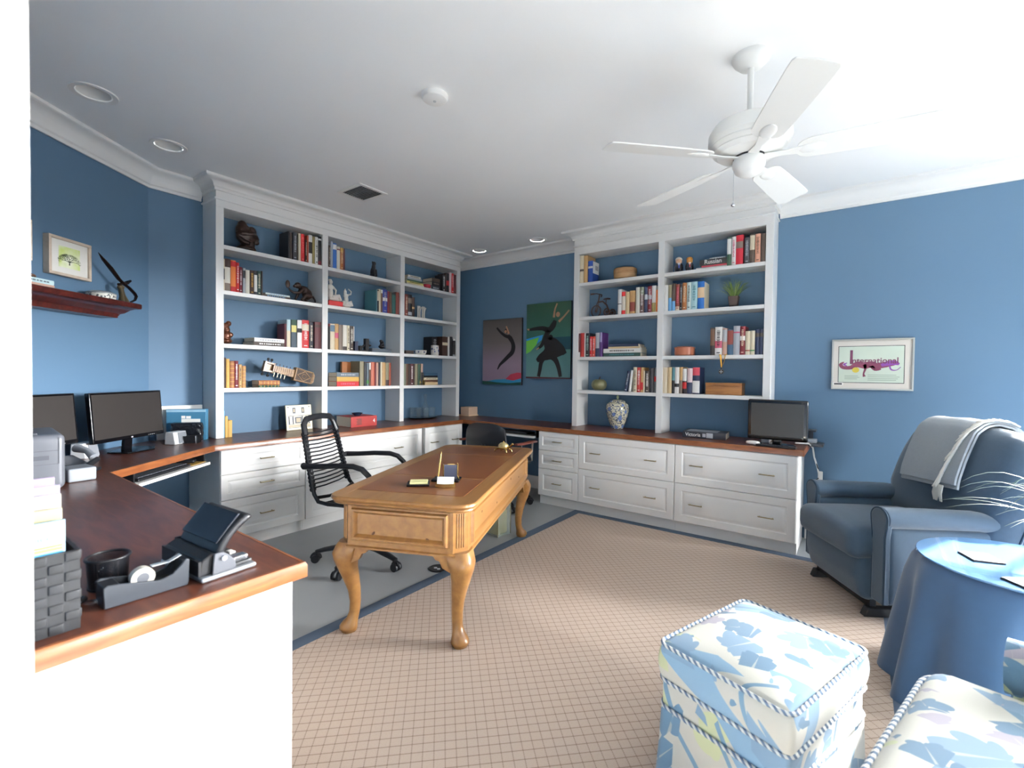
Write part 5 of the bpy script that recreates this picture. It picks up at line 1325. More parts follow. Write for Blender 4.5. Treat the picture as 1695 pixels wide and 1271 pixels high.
flatshape(t, W, H, 'blue_cloth', mat('print_sky', '2c86c8', .4), [[(.39, .42), (.0, .47), (.02, .54), (.2, .56), (.36, .49)]], y=-.0302)
flatshape(t, W, H, 'green_cloth', mat('print_lime', '6ab84a', .4), [[(.3, .45), (0, .495), (0, .67), (.1, .64), (.24, .55)]], y=-.0306)
flatshape(t, W, H, 'dancer', M_ink, [circ(.56, .46, .055, .7), [(.42, .47), (.52, .445), (.66, .47), (.78, .53), (.86, .62), (.84, .69), (.72, .72), (.6, .745), (.45, .76), (.28, .785), (.24, .745), (.35, .68), (.44, .62), (.41, .54)]], [([(.66, .24), (.62, .3), (.53, .36), (.38, .335), (.22, .335), (.07, .345)], [.07, .12, .11, .085, .07, .045]), ([(.52, .36), (.44, .46), (.36, .56), (.27, .6)], [.13, .09, .07, .04]),
 ([(.56, .5), (.52, .58), (.48, .66), (.34, .72), (.25, .76)], [.12, .15, .17, .13, .05]), ([(.45, .69), (.36, .78), (.33, .88), (.3, .975)], [.12, .09, .08, .07]), ([(.5, .68), (.66, .74), (.74, .84), (.79, .975)], [.14, .11, .085, .07]), ([(.58, .5), (.72, .58), (.8, .66)], [.1, .09, .06]), ([(.65, .5), (.80, .6), (.88, .68)], [.1, .12, .09])], y=-.031)
for pl, sk in (([circ(.72, .165, .045, .75)], []), ([], [([(.7, .02), (.65, .1), (.63, .2)], [.03, .035, .05])]), ([], [([(.96, .12), (.86, .19), (.74, .26)], [.03, .035, .05])]), ([], [([(.07, .345), (.02, .335)], [.04, .02])]), ([], [([(.3, .59), (.24, .615)], [.03, .02])])): flatshape(t, W, H, 'dancer_skin', M_skin, pl, sk, y=-.0314)
# framed lettering picture
t = thing('framed_picture', 'silver framed lettering picture reading International on the right wall', 'picture', (3.908, -.001, 1.188)); W, H = .482, .378
o = MB()
for a, b, c, d in ((0, W, 0, .012), (0, W, H-.012, H), (0, .012, .012, H-.012), (W-.012, W, .012, H-.012)): o.box(a, b, -.022, 0, c, d)
o.build('frame', mat('frame_silver', 'b8b6ae', .3, .6), t, bevel=.002)
MB().box(.01, W-.01, -.012, -.002, .01, H-.01).build('mat_board', mat('mat_cream', 'd8d0c6', .8), t, smooth=False)
ax0, ax1, az0, az1 = .045, W-.055, .055, H-.055
MB().box(ax0-.004, ax1+.004, -.0128, -.0122, az0-.004, az1+.004).build('inner_line', M_dark, t, smooth=False)
MB().box(ax0, ax1, -.0134, -.0129, az0, az1).build('print', mat('print_pale_green', 'c6d0c0', .7, var=.06, vscale=12), t, smooth=False)
MB().box(.012, .075, -.0142, -.0135, .032, .052).build('label_tag', M_paper, t, smooth=False); MB().box(.018, .068, -.0147, -.0143, .036, .047).build('caption_strip', M_dark, t, smooth=False)
MP = mat('print_purple', '6a3450', .6)
text('nternational', .062, MP, t, (.262, -.0138, .215), (PI/2, 0, 0), sx=.9, bold=.001); text('I', .15, MP, t, (.122, -.0138, .238), (PI/2, 0, 0), bold=.001)
def wash(nm, mt, polys, strokes, y): return flatshape(t, W, H, nm, mt, polys, strokes, y)
wash('ornament', mat('print_plum', '7a3a52', .6), [], [([(.16, .45), (.12, .5), (.15, .56), (.25, .56), (.33, .5), (.42, .52), (.5, .5), (.58, .53), (.68, .5), (.78, .49)], [.01, .05, .05, .06, .09, .1, .1, .08, .09, .04]), ([(.42, .5), (.43, .58), (.41, .68), (.42, .74)], [.05, .03, .02, .04]), ([(.5, .53), (.55, .6), (.62, .59)], [.05, .04, .02])], -.0137)
wash('ornament', mat('print_violet', '84489a', .6), [], [([(.62, .52), (.7, .48), (.78, .47), (.83, .5)], [.04, .07, .07, .03]), ([(.2, .47), (.16, .5), (.2, .53)], [.01, .03, .01]), ([(.72, .53), (.74, .6), (.8, .61), (.85, .55)], [.02, .02, .01, .008])], -.0139)
wash('sun_spot', mat('print_yellow', 'cdb84a', .7), [circ(.31, .61, .045, 1.2)], [], -.0137)
wash('fine_print', mat('print_greygreen', '9aa898', .7), [[(u0, v), (u1, v), (u1, v+.012), (u0, v+.012)] for u0, u1, v in ((.17, .34, .72), (.17, .36, .75), (.17, .33, .78), (.46, .8, .7), (.46, .84, .735), (.46, .82, .77), (.46, .8, .80))], [], -.0137)
# ---------------------------------------------------------------- angled wall: shelf and pictures  (local x = to the viewer's right, -y = off the wall)
def WT(name, label, cat, t, z, d=.001, rot=0): return thing(name, label, cat, W1(t, d, z), W1ROT+rot)
t = WT('floating_shelf', 'dark mahogany floating shelf with moulded edge on the angled wall', 'shelf', .75, 1.592, .0)
o = MB(); L = .468
prof = [(0, 0), (.06, 0), (.075, .006), (.078, .012), (.09, .016), (.094, .026), (.11, .034), (.125, .05), (.13, .056), (.142, .062), (.15, .066), (.17, .07), (.172, .078), (.172, .099), (.168, .102), (0, .102)]
# the moulding returns along the right end
o.sweep([(u-.1715, z) for u, z in prof], [(-.5, -.172), (L, -.172), (L, 0)][::-1])
o.box(-.5, L-.10, -.10, 0, .001, .101); o.box(-.5, L-.165, -.165, -.0, .09, .1015); o.box(L-.17, L-.006, -.165, 0, .09, .1015)
o.build('board', M_mahog, t, angle=25)
ZS = 1.695
M_framew = wood('frame_pale_wood', 'b7a593', 'cbbba8', .5, (4, 4, 4))
def frame(label, tc, z0, z1, w, tree=True):
    t = WT('framed_picture', label, 'picture', tc, z0, .001); t['group'] = 'pale framed pictures above the mahogany shelf'; H = z1-z0; o = MB(); b = .016; D = .036
    for a, q, c, d in ((-w/2, w/2, 0, b), (-w/2, w/2, H-b, H), (-w/2, -w/2+b, b, H-b), (w/2-b, w/2, b, H-b)): o.box(a, q, -D, 0, c, d)
    o.build('frame', M_framew, t, bevel=.002)
    MB().box(-w/2+b, w/2-b, -.024, -.002, b, H-b).build('mat_board', mat('mat_white', 'dad8d2', .7), t, smooth=False)
    m = mat('print_lime_wash', 'd3d9a8', .7); N = NT(m); tc = N.n('ShaderNodeTexCoord'); sp = N.n('ShaderNodeTexNoise'); sp.inputs['Scale'].default_value = 14; N.link(tc.outputs['Object'], sp.inputs['Vector'])
    rp = N.n('ShaderNodeValToRGB'); rp.color_ramp.elements[0].position = .35; rp.color_ramp.elements[1].position = .65; rp.color_ramp.elements[0].color = (*lin('dfe2cc'), 1); rp.color_ramp.elements[1].color = (*lin('c6d67a'), 1)
    N.link(sp.outputs['Fac'], rp.inputs[0]); N.link(rp.outputs[0], N.b.inputs['Base Color'])
    if tree:
        MB().box(-.065, .065, -.0248, -.0242, .05, H-.048).build('print', m, t, smooth=False)
        o = MB(); rnd = random.Random(5); zt = .085
        def br(x, z, a, l, w_):
            x2, z2 = x+l*math.cos(a), z+l*math.sin(a)*.62
            o.tube([(x, -.0252, z), (x2, -.0252, z2)], [w_, w_*.7], 4, flat=.3, up=(0, 1, 0))
            if l > .007:
                for q in (-1, 0, 1):
                    if rnd.random() < .86: br(x2, z2, a+q*.55+rnd.uniform(-.2, .2), l*.74, w_*.62)
        for a in (25, 60, 90, 120, 155): br(0, zt, R(a), .024, .0022)
        o.tube([(0, -.0252, .068), (0, -.0252, zt)], [.004, .003], 5, flat=.3, up=(0, 1, 0))
        q = o.build('tree_drawing', mat('ink_green', '39432f', .8), t, smooth=False)
frame('pale wood framed picture of a dark tree on lime green above the shelf', .624, 1.797, 2.014, .262)
frame('pale wood framed picture cut off by the door jamb at the left', .975, 1.840, 2.055, .262, False)
t = WT('sculpture', 'dark bronze abstract sculpture with a long pointed blade on the mahogany shelf', 'sculpture', .33, ZS+.008, .095)
M_dkbrz = mat('bronze_dark_polished', '2b211f', .2, .6)
o = MB(); o.tube([(-.185, 0, .268), (-.15, 0, .235), (-.10, 0, .195), (-.04, 0, .14), (.0, 0, .115)], [.0015, .012, .016, .014, .012], 10, flat=.6)
o.tube([(-.0, 0, .115), (.04, 0, .098), (.085, 0, .068), (.10, 0, .05), (.09, 0, .025), (.045, 0, -.0)], [.012, .012, .012, .011, .009, .008], 10, flat=.7); o.build('blade', M_dkbrz, t)
o = MB(); o.tube([(-.02, .02, .108), (.01, -.02, .12), (.035, -.015, .14), (.04, .01, .135), (.01, .025, .115)], .007, 8, closed=True); o.build('ring', M_dkbrz, t)
o = MB(); o.tube([(-.035, 0, .09), (-.022, 0, .07), (-.015, 0, .03), (-.015, 0, .001)], [.014, .015, .016, .022], 10, flat=.6); o.tube([(-.02, 0, .09), (.0, 0, .04), (.025, 0, .001)], [.012, .012, .018], 10, flat=.6); o.ball((-.02, 0, .09), (.025, .016, .014), 12); plabel(o.build('stand', mat('bronze_olive', '5f5440', .35, .5, var=.3, vscale=40), t), 'olive bronze stand')
t = WT('patterned_dish', 'round black and white patterned lidded dish on the mahogany shelf', 'dish', .485, ZS, .085)
def band_mat():
    m = mat('dish_pattern', 'cfcabf', .4); N = NT(m); tc = N.n('ShaderNodeTexCoord'); v = N.n('ShaderNodeTexVoronoi'); v.inputs['Scale'].default_value = 70; N.link(tc.outputs['Object'], v.inputs['Vector'])
    N.link(N.mix(N.math('LESS_THAN', v.outputs['Distance'], .38), 'cdc9bf', '4a4f52'), N.b.inputs['Base Color']); return m
MB().lathe([(.06, 0), (.07, .004), (.072, .028), (.07, .03)], 36).build('bowl', band_mat(), t)
MB().lathe([(.074, .03), (.074, .036), (.05, .046), (0, .05)], 36).build('lid', mat('lid_grey', '8d9294', .35), t)
flatbook(.17, .12, .014, 'pinkbeige', W1(.93, .15, ZS), W1ROT, 'tan book at the bottom of the small stack on the mahogany shelf', 'books on the mahogany shelf')
flatbook(.16, .12, .024, 'paleblue', W1(.925, .148, ZS+.0145), W1ROT, 'pale blue-white book on the small stack on the mahogany shelf', 'books on the mahogany shelf', title='steelgrey')
o = MB(); o.ball((0, 0, .012), (.04, .03, .013), 14); k = o.build('stone_ornament', cm('brown'), None, loc=W1(.92, .09, ZS+.04)); tag(k, 'brown flat stone on top of the small book stack, mahogany shelf', 'ornament')

# ---------------------------------------------------------------- angled desk: monitors, speakers, boxes
def monitor(label, tt, d, w, z0, z1, rot=0, light=False):
    t = WT('monitor', label, 'monitor', tt, HC+.001, d, rot); h = z1-z0; zc = (z0+z1)/2-HC
    Mt = Matrix.Translation((0, 0, zc)) @ Matrix.Rotation(R(-5), 4, 'X')
    MB().rbox((0, 0, 0), (w/2, .014, h/2), .005, M=Mt).build('bezel', M_blackgloss, t)
    MB().box(-w/2+.012, w/2-.012, -.0152, -.0138, -h/2+.022, h/2-.012, M=Mt).build('screen', mat('screen_matte', '2a2624', .45), t, smooth=False)
    MB().rbox((0, .025, 0), (w*.3, .02, h*.3), .015, M=Mt).build('rear_housing', M_black, t)
    o = MB(); o.box(-.007, .007, -.0156, -.0150, -h/2+.006, -h/2+.014, M=Mt)
    for q in range(4): o.box(.13+.015*q, .138+.015*q, -.0156, -.0150, -h/2+.006, -h/2+.009, M=Mt)
    o.build('bezel_marks', M_silver, t, smooth=False)
    o = MB(); o.prism([(-.03, .0), (.03, 0), (.04, .12), (-.015, .12)], .0, .02, axis='y'); o.build('neck', M_blackgloss, t)
    o = MB(); o.prism([(-.12, -.1), (.05, -.13), (.15, -.06), (.14, .05), (.0, .07), (-.12, .03)], 0, .008); o.build('base', M_blackgloss, t, bevel=.003)
monitor('black computer monitor right of the other monitor, above the angled keyboard tray', .418, .19, .545, .835, 1.130)
monitor('black computer monitor partly hidden behind the door jamb and printer', 1.04, .19, .52, .862, 1.135)
def speaker(label, tt, d, rot):
    t = WT('speaker', label, 'speaker', tt, HC+.001, d, rot); t['group'] = 'white wedge desktop speakers'
    Mt = Matrix.Rotation(R(-18), 4, 'X')
    o = MB(); o.prism([(-.045, .0), (.035, 0), (.03, .085), (-.03, .085)], -.055, .055, axis='x'); o.build('case', mat('speaker_white', 'd2d3d4', .4), t, bevel=.004)
    o = MB(); o.prism([(-.0467, .006), (-.0315, .08), (-.033, .08), (-.0485, .006)], -.02, .05, axis='x'); o.build('grille', mat('speaker_grey', '7f8288', .7, bump=.3, bscale=900), t)
speaker('white wedge desktop speaker left of the monitor base', .66, .135, .15)
speaker('white wedge desktop speaker right of the monitor, in front of the blue box', .118, .275, -.1)
o = MB(); o.box(-.012, .012, -.048, -.0465, .0, .008); k = o.build('status_light', mat('led_red', 'c03028', .3), None); bpy.data.objects.remove(k)
t = thing('product_box', 'blue printed cardboard box standing at the right end of the angled desk', 'box', (.165, -3.045, HC+.001), R(52))
MB().box(-.125, .125, 0, .05, 0, .225).build('carton', mat('box_blue', '467c9c', .35), t, bevel=.002)
o = MB(); o.box(-.03, .09, -.0006, -.0002, .13, .155); o.box(-.03, -.005, -.0006, -.0002, .158, .178); o.box(.0, .03, -.0006, -.0002, .158, .176); o.build('printed_label', M_paper, t, smooth=False)
o = MB(); o.box(-.125, .125, -.0005, -.0002, .205, .222); o.build('printed_band', mat('box_paleblue', '8fb2c6', .35), t, smooth=False)
o = MB().box(-.145, .145, .0, .022, 0, .245).build('flat_box', M_paper, None, bevel=.002, loc=(.026, -3.035, HC+.001), rotz=R(90)); tag(o, 'white flat box standing behind the blue printed box', 'box')
t = thing('wrapped_cartridge', 'black plastic-wrapped package leaning on the blue printed box', 'package', (.211, -3.053, HC+.001), R(52))
MB().rbox((0, 0, .068), (.098, .03, .067), .02, fn=lambda a, b, c, q: (q.x+.003*math.sin(9*c+4*a), q.y+.004*math.sin(14*a+7*c), q.z)).build('wrap', mat('wrap_black', '1a1c22', .08, bump=.8, bscale=40, coat=.5), t)
t = thing('desk_organizer', 'small black wire desk organizer beside the right speaker', 'organizer', (.318, -3.066, HC+.001), R(52))
o = MB()
for y in (-.03, 0, .03): o.box(-.05, .05, y-.002, y+.002, .004, .05)
o.box(-.052, .052, -.035, .035, 0, .004); o.build('rack', M_black, t)
for x in (-.04, .04): MB().cyl((x, -.036, .0), (x, -.036, .052), .003, n=8).build('post', M_chrome, t)
# printer
t = thing('printer', 'large grey laser printer on the worktop beside the door jamb', 'printer', (1.36, -4.085, HC+.001), R(86))
o = MB(); o.rbox((0, .19, .117), (.19, .19, .115), .022); o.build('body', mat('printer_grey', '5a5c62', .38), t)
o = MB(); o.rbox((-.02, .17, .232), (.13, .13, .006), .005); plabel(o.build('output_tray', M_greydk, t), 'dark recessed tray')
MB().rbox((-.03, .15, .24), (.06, .035, .003), .0028).build('control_display', mat('display_glass', 'aab6c4', .1), t)
o = MB(); o.box(-.188, .17, -.0012, -.0002, .164, .167); o.box(-.188, .17, -.0012, -.0002, .108, .110); o.box(.168, .171, -.0012, -.0002, .11, .22); o.box(.05, .14, -.0014, -.0002, .128, .146); o.build('seam', M_greydk, t, smooth=False)
MB().rbox((.186, .06, .06), (.006, .015, .02), .004).build('power_button', M_greydk, t)
t = thing('telephone', 'grey desk telephone with handset between the printer and monitors', 'telephone', (.93, -3.80, HC+.001), R(110))
MB().prism([(-.07, 0), (.07, 0), (.07, .07), (-.07, .03)], -.05, .05, axis='x').build('base', mat('phone_grey', '6c6e74', .4), t, bevel=.006)
o = MB(); o.tube([(.065, -.06, .06), (.07, 0, .09), (.065, .07, .10)], [.02, .015, .022], 12); o.build('handset', M_grey, t)
t = thing('stapler', 'black stapler lying on the worktop behind the printer', 'stapler', (1.06, -3.76, HC+.001), R(145))
o = MB(); o.rbox((0, 0, .008), (.085, .018, .008), .006); o.tube([(-.08, 0, .02), (-.02, 0, .035), (.085, 0, .055)], [.013, .016, .012], 10); o.build('body', M_black, t)
o = MB().rbox((0, 0, .03), (.06, .05, .03), .008).build('drive_case', M_grey, None, loc=(1.20, -3.825, HC+.001), rotz=.1); tag(o, 'small silver-grey drive case behind the printer', 'drive')

# ---------------------------------------------------------------- foreground on the peninsula
t = thing('magazine_basket', 'black woven basket holding magazines beside the door jamb', 'basket', (2.85, -4.20, HC+.001), LROT)
def weave_mat():
    m = mat('weave_black', '2b2c33', .5); N = NT(m); tc = N.n('ShaderNodeTexCoord'); ck = N.n('ShaderNodeTexChecker'); ck.inputs['Scale'].default_value = 38; N.link(tc.outputs['Object'], ck.inputs['Vector'])
    ck.inputs[1].default_value = (*lin('15161a'), 1); ck.inputs[2].default_value = (*lin('0e0f12'), 1); N.link(ck.outputs[0], N.b.inputs['Base Color'])
    bp = N.n('ShaderNodeBump'); bp.inputs['Strength'].default_value = .8; bp.inputs['Distance'].default_value = .004; N.link(ck.outputs['Fac'], bp.inputs['Height']); N.link(bp.outputs[0], N.b.inputs['Normal']); return m
WV = weave_mat(); o = MB(); w, d, h = .07, .155, .155
for a, b, c, e in ((-w, w, 0, .006), (-w, w, d-.006, d), (-w, -w+.006, .006, d-.006), (w-.006, w, .006, d-.006)): o.box(a, b, c, e, 0, h)
o.box(-w+.006, w-.006, .006, d-.006, 0, .006)
# woven relief: staggered pads
n = 6
for r_ in range(8):
    for k in range(n):
        if (r_+k) % 2 == 0:
            x = -w+2*w*(k+.5)/n; o.rbox((x, .0005, .0105+.0193*r_), (.0113, .003, .0093), .0028, n=2)
    for k in range(7):
        if (r_+k) % 2: o.rbox((w-.0005, .0115+.022*k, .0105+.0193*r_), (.003, .0107, .0093), .0028, n=2)
o.build('basket', WV, t)
mags = [('7f9aaa', .215, .018, .016, .0), ('98916f', .235, .036, .010, -.004), ('98918a', .26, .052, .012, .0), ('8c8496', .275, .068, .012, .004), ('988a96', .245, .09, .010, -.008), ('8b7c92', .285, .11, .012, .0)]
for k, (c, H, y, T, dx) in enumerate(mags):
    lb = ('light blue brochure at the front of the woven basket', 'pale yellow brochure behind the light blue one in the basket', 'cream brochure third from front in the basket', 'pale lilac brochure in the middle of the basket', 'pinkish brochure second from the back of the basket', 'tallest lilac brochure at the back of the basket')[k]
    o = MB().box(-.058+dx*.5, .052+dx*.3, y, y+T*.5, .008, H).build('brochure', mat('mag%d' % k, c, .35), None, bevel=.001, loc=(2.85, -4.20, HC+.001), rotz=LROT); tag(o, lb, 'brochure', 'brochures in the woven basket')
    if k == 0:
        for z, hh, c2 in ((.165, .004, '6f9a42'), (.158, .006, 'b8aa55'), (.172, .03, 'c4c0b4')): MB().box(-.063, .048, y-.0006, y-.0002, z, z+hh).build('cover_band', mat('cov'+c2, c2, .4), o, smooth=False)
        MB().box(-.063, .048, y-.0006, y-.0002, .09, .155).build('cover_band', mat('cov_sky', '3f8cb8', .4), o, smooth=False)
        q = text('of Choice', .02, mat('cov_text', '5c86a8', .5), o, (-.004, y-.0009, .1845), (PI/2, 0, 0), sx=.95)
t = thing('pen_cup', 'round black mesh cup with clips behind the tape dispenser', 'cup', (2.66, -4.045, HC+.001))
def mesh_mat():
    m = mat('wire_mesh', '1a1b20', .4, .5); N = NT(m); tc = N.n('ShaderNodeTexCoord'); sp = N.n('ShaderNodeSeparateXYZ'); N.link(tc.outputs['Object'], sp.inputs[0])
    a = N.math('ARCTAN2', sp.outputs[1], sp.outputs[0]); u = N.math('FRACT', N.math('MULTIPLY', a, 14)); v = N.math('FRACT', N.math('MULTIPLY', sp.outputs[2], 320))
    al = N.math('MAXIMUM', N.math('LESS_THAN', u, .5), N.math('LESS_THAN', v, .5)); N.link(al, N.b.inputs['Alpha']); return m
MB().lathe([(.036, .001), (.04, .068)], 40, cap=False).build('wall', mesh_mat(), t)
MB().lathe([(.0, 0), (.038, 0), (.038, .004), (0, .004)], 32).build('cup_base', M_black, t)
o = MB(); o.tube([(.041*math.cos(2*PI*k/40), .041*math.sin(2*PI*k/40), .069) for k in range(40)], .0032, 8, closed=True); o.build('rim', M_black, t)
for k in range(7):
    a = k*2.4; o = MB(); o.tube([(.012*math.cos(a), .012*math.sin(a), .006), (.02*math.cos(a+.3), .02*math.sin(a+.3), .03), (.006*math.cos(a), .016*math.sin(a), .034)], .0013, 6); x = o.build('paper_clip', M_chrome, None, loc=(2.66, -4.045, HC+.001+.0015*k), rotz=k); tag(x, 'silver paper clips loose in the round mesh cup', 'paper clip', 'paper clips in the mesh cup')
t = thing('tape_dispenser', 'grey and black tape dispenser near the worktop front edge', 'tape dispenser', (2.772, -4.006, HC+.001), LROT)
MT = mat('tape_grey', '2b2f35', .4)
side = [(-.078, 0), (.075, 0), (.078, .01), (.079, .06), (.072, .064), (.062, .052), (.045, .036), (.02, .03), (-.05, .046), (-.072, .05), (-.08, .046)]
for s in (-1, 1):
    MB().prism(side, s*.028-.003, s*.028+.003, axis='y').build('side_wall', MT, t, bevel=.002)
MB().rbox((0, 0, .010), (.078, .027, .010), .004).build('base', M_black, t)
for pl in ([(-.08, .0), (-.05, 0), (-.05, .045), (-.078, .045)], [(.06, .0), (.078, 0), (.078, .06), (.068, .058)]): MB().prism(pl, -.027, .027, axis='y').build('end_block', M_black, t, bevel=.002)
o = MB(); pr = [(.012, -.01), (.0225, -.01), (.0225, .01), (.012, .01)]; o.lathe(pr+[pr[0]], 32, cap=False, M=Matrix.Translation((-.005, 0, .038)) @ Matrix.Rotation(PI/2, 4, 'X')); plabel(o.build('tape_roll', mat('tape_white', 'c6c0b2', .3), t), 'white tape roll')
MB().lathe([(0, -.0105), (.0118, -.0105), (.0118, .0105), (0, .0105)], 24, M=Matrix.Translation((-.005, 0, .038)) @ Matrix.Rotation(PI/2, 4, 'X')).build('core', M_greydk, t)
o = MB(); o.tube([(.012, 0, .058), (.045, 0, .058), (.07, 0, .067)], .009, 6, flat=.12, up=(0, 0, 1)); o.build('tape_end', mat('tape_film', 'b6b8b8', .2), t)
for k, (dx, dy, rz, lb, mm) in enumerate(((-.062, -.02, .5, 'silver-barrelled pen resting across the tape dispenser back', M_chrome), (-.075, .0, .35, 'black pen lying behind the tape dispenser', M_black))):
    o = MB(); o.tube([(-.075, 0, .0), (-.06, 0, .0045), (.05, 0, .0045), (.07, 0, .0045)], [.001, .0045, .005, .0045], 10); x = o.build('pen', mm, None, loc=(2.772+dx, -4.0+dy, HC+.001+.0005 if k else HC+.0012), rotz=LROT+rz); tag(x, lb, 'pen')
t = thing('scissors', 'black handled scissors left of the tape dispenser', 'scissors', (2.745, -4.105, HC+.001), R(60))
for s in (-1, 1):
    o = MB(); o.tube([(.018*math.cos(2*PI*k/20)*1.4-.03, s*.018+.014*math.sin(2*PI*k/20), .007) for k in range(20)], .0055, 8, closed=True); o.build('handle', M_black, t)
o = MB(); o.prism([(0, -.006), (.03, -.008), (.1, -.001), (.1, .001), (.03, .004)], .004, .006); o.prism([(0, .006), (.03, .008), (.1, .003), (.1, .001), (.03, -.004)], .0065, .0085); o.build('blade', M_chrome, t)
# heavy hole punch: hinge along local x, lever leaning over towards +y
t = thing('hole_punch', 'heavy black hole punch with its lever raised on a silver base', 'hole punch', (2.712, -3.858, HC+.001), R(4))
MB().rbox((0, .005, .006), (.112, .066, .006), .0055).build('base', mat('punch_silver', '8f9296', .35, .5), t)
MB().rbox((.0, .025, .016), (.1, .04, .006), .004).build('tray', M_black, t)
MB().rbox((.075, .035, .026), (.014, .026, .006), .004).build('clip', M_chrome, t)
MB().rbox((.02, .05, .024), (.012, .008, .003), .0025).build('gauge', M_paper, t)
o = MB(); o.prism([(-.06, .012), (.0, .012), (-.005, .05), (-.03, .062), (-.055, .05)], -.098, .098, axis='x'); o.build('body', M_black, t, bevel=.004)
for s in (-1, 1):
    MB().prism([(-.035, .012), (.02, .012), (.02, .03), (.005, .05), (-.01, .062), (-.03, .062)], s*.105-.003, s*.105+.003, axis='x').build('bracket', M_greydk, t, bevel=.002)
MB().cyl((-.115, -.01, .048), (.115, -.01, .048), .006, n=12).build('axle', M_silver, t)
Mh = Matrix.Translation((0, -.02, .055)) @ Matrix.Rotation(R(48), 4, 'X')
MB().rbox((0, .055, .004), (.1, .06, .010), .009, M=Mh, fn=lambda a, b, c, q: (q.x, q.y, q.z-.012*b*b)).build('lever', M_black, t)
MB().rbox((0, .062, .0155), (.09, .042, .003), .0028, M=Mh).build('lever_plate', mat('punch_plate', '2c2f36', .22, .6), t)
MB().box(-.099, .099, -.062, -.056, .014, .05).build('back_plate', M_black, t)
# ---------------------------------------------------------------- recliner
M_rec = mat('recliner_fabric', '34495c', .85, var=.12, vscale=60, bump=.5, bscale=500, sheen=.3)
M_recp = mat('recliner_piping', '263a4c', .8)
rrot = math.atan2(-.853, .522)
t = thing('recliner', 'blue upholstered recliner armchair by the right wall', 'recliner', (4.02, -1.02, .0092), rrot)
def arm(s):
    o = MB(); x0, x1 = (.262, .37) if s > 0 else (-.37, -.262)
    xc = (x0+x1)/2
    # side panel
    o.rbox((xc, .39, .30), (.048, .385, .20), .03)
    # rolled top, sloping to the back
    n = 20; m = 9; vs = []; fs = []
    for i in range(m+1):
        f = i/m; y = -.005+.8*f; zc = .545-.055*max(0, f-.55)/.45-.0*f; rx, rz = .066*(1-.1*f), .055*(1-.15*f)
        if i == m: rx *= .6; rz *= .6
        for k in range(n): a = 2*PI*k/n; vs.append((xc+rx*math.cos(a), y, zc+rz*math.sin(a)))
    for i in range(m):
        for k in range(n): fs.append((i*n+k, i*n+(k+1) % n, (i+1)*n+(k+1) % n, (i+1)*n+k))
    fs += [tuple(range(n)), tuple(range(m*n, m*n+n))]
    o.add(vs, fs); a_ = o.build('armrest', M_rec, t, bevel=.008, seg=3, angle=50)
    p = MB(); pts = [(xc-.047, -.008, .11), (xc-.047, -.008, .45), (xc-.058, -.008, .51)]+[(xc+.062*math.cos(PI-PI*k/12), -.008, .545+.052*math.sin(PI*k/12)) for k in range(13)]+[(xc+.058, -.008, .51), (xc+.047, -.008, .45), (xc+.047, -.008, .11)]
    p.tube(pts, .0045, 8); p.build('piping', M_recp, a_)
    q = MB(); poly = [(xc-.045, .105), (xc+.045, .105), (xc+.045, .45)]+[(xc+.06*math.cos(PI*k/12), .545+.05*math.sin(PI*k/12)) for k in range(13)]+[(xc-.045, .45)]
    q.prism(poly, -.012, .02, axis='y'); q.build('arm_front', M_rec, a_, bevel=.006)
arm(-1); arm(1)
o = MB(); o.rbox((0, .22, .38), (.272, .34, .085), .06, fn=lambda a, b, c, q: (q.x+.012*math.copysign(1, a)*(b < -.7)*abs(a)**3, q.y, q.z+.03*(1-a*a)*(1-.6*b*b)*(c > 0))); o.build('seat_cushion', M_rec, t)
o = MB(); o.rbox((0, -.02, .20), (.262, .05, .125), .04, fn=lambda a, b, c, q: (q.x, q.y-.02*(1-a*a)*(1-c*c)*(b < 0)+.05*(c < 0)*c*-.6, q.z)); o.build('footrest', M_rec, t)
# back: a tall puffy pillow leaning back, narrower towards the top
o = MB()
def bk(a, b, c, q):
    w = 1-.16*max(0, c)**2-.05*(c < -.4)
    y = q.y-.05*(1-a*a)*(1-c*c)*(b < 0)
    z = q.z-.05*a*a*(c > .3)*(c-.3)/.7
    return (q.x*w, y, z)
Mb = Matrix.Translation((0, .66, .68)) @ Matrix.Rotation(R(-19), 4, 'X')
o.rbox((0, 0, 0), (.42, .13, .335), .11, n=12, M=Mb, fn=bk); o.build('backrest', M_rec, t)
o = MB(); vv = []
for k in range(25):
    c = -1+2*k/24; vv.append((.40*(1-.16*max(0, c)**2), -.0, .29*c))
o.tube([Mb @ Vector(p) for p in vv], .006, 8); o.build('back_seam', M_recp, t)
o = MB(); o.rbox((0, .45, .13), (.26, .36, .03), .02); o.build('underframe', M_black, t)
for x in (-.24, .25): MB().prism([(-.04, 0), (.6, 0), (.62, .04), (-.02, .05)], x-.022, x+.022, axis='x').build('foot', M_black, t, bevel=.006)
MB().box(-.25, .25, .0, .03, .04, .09).build('foot_bar', M_black, t)
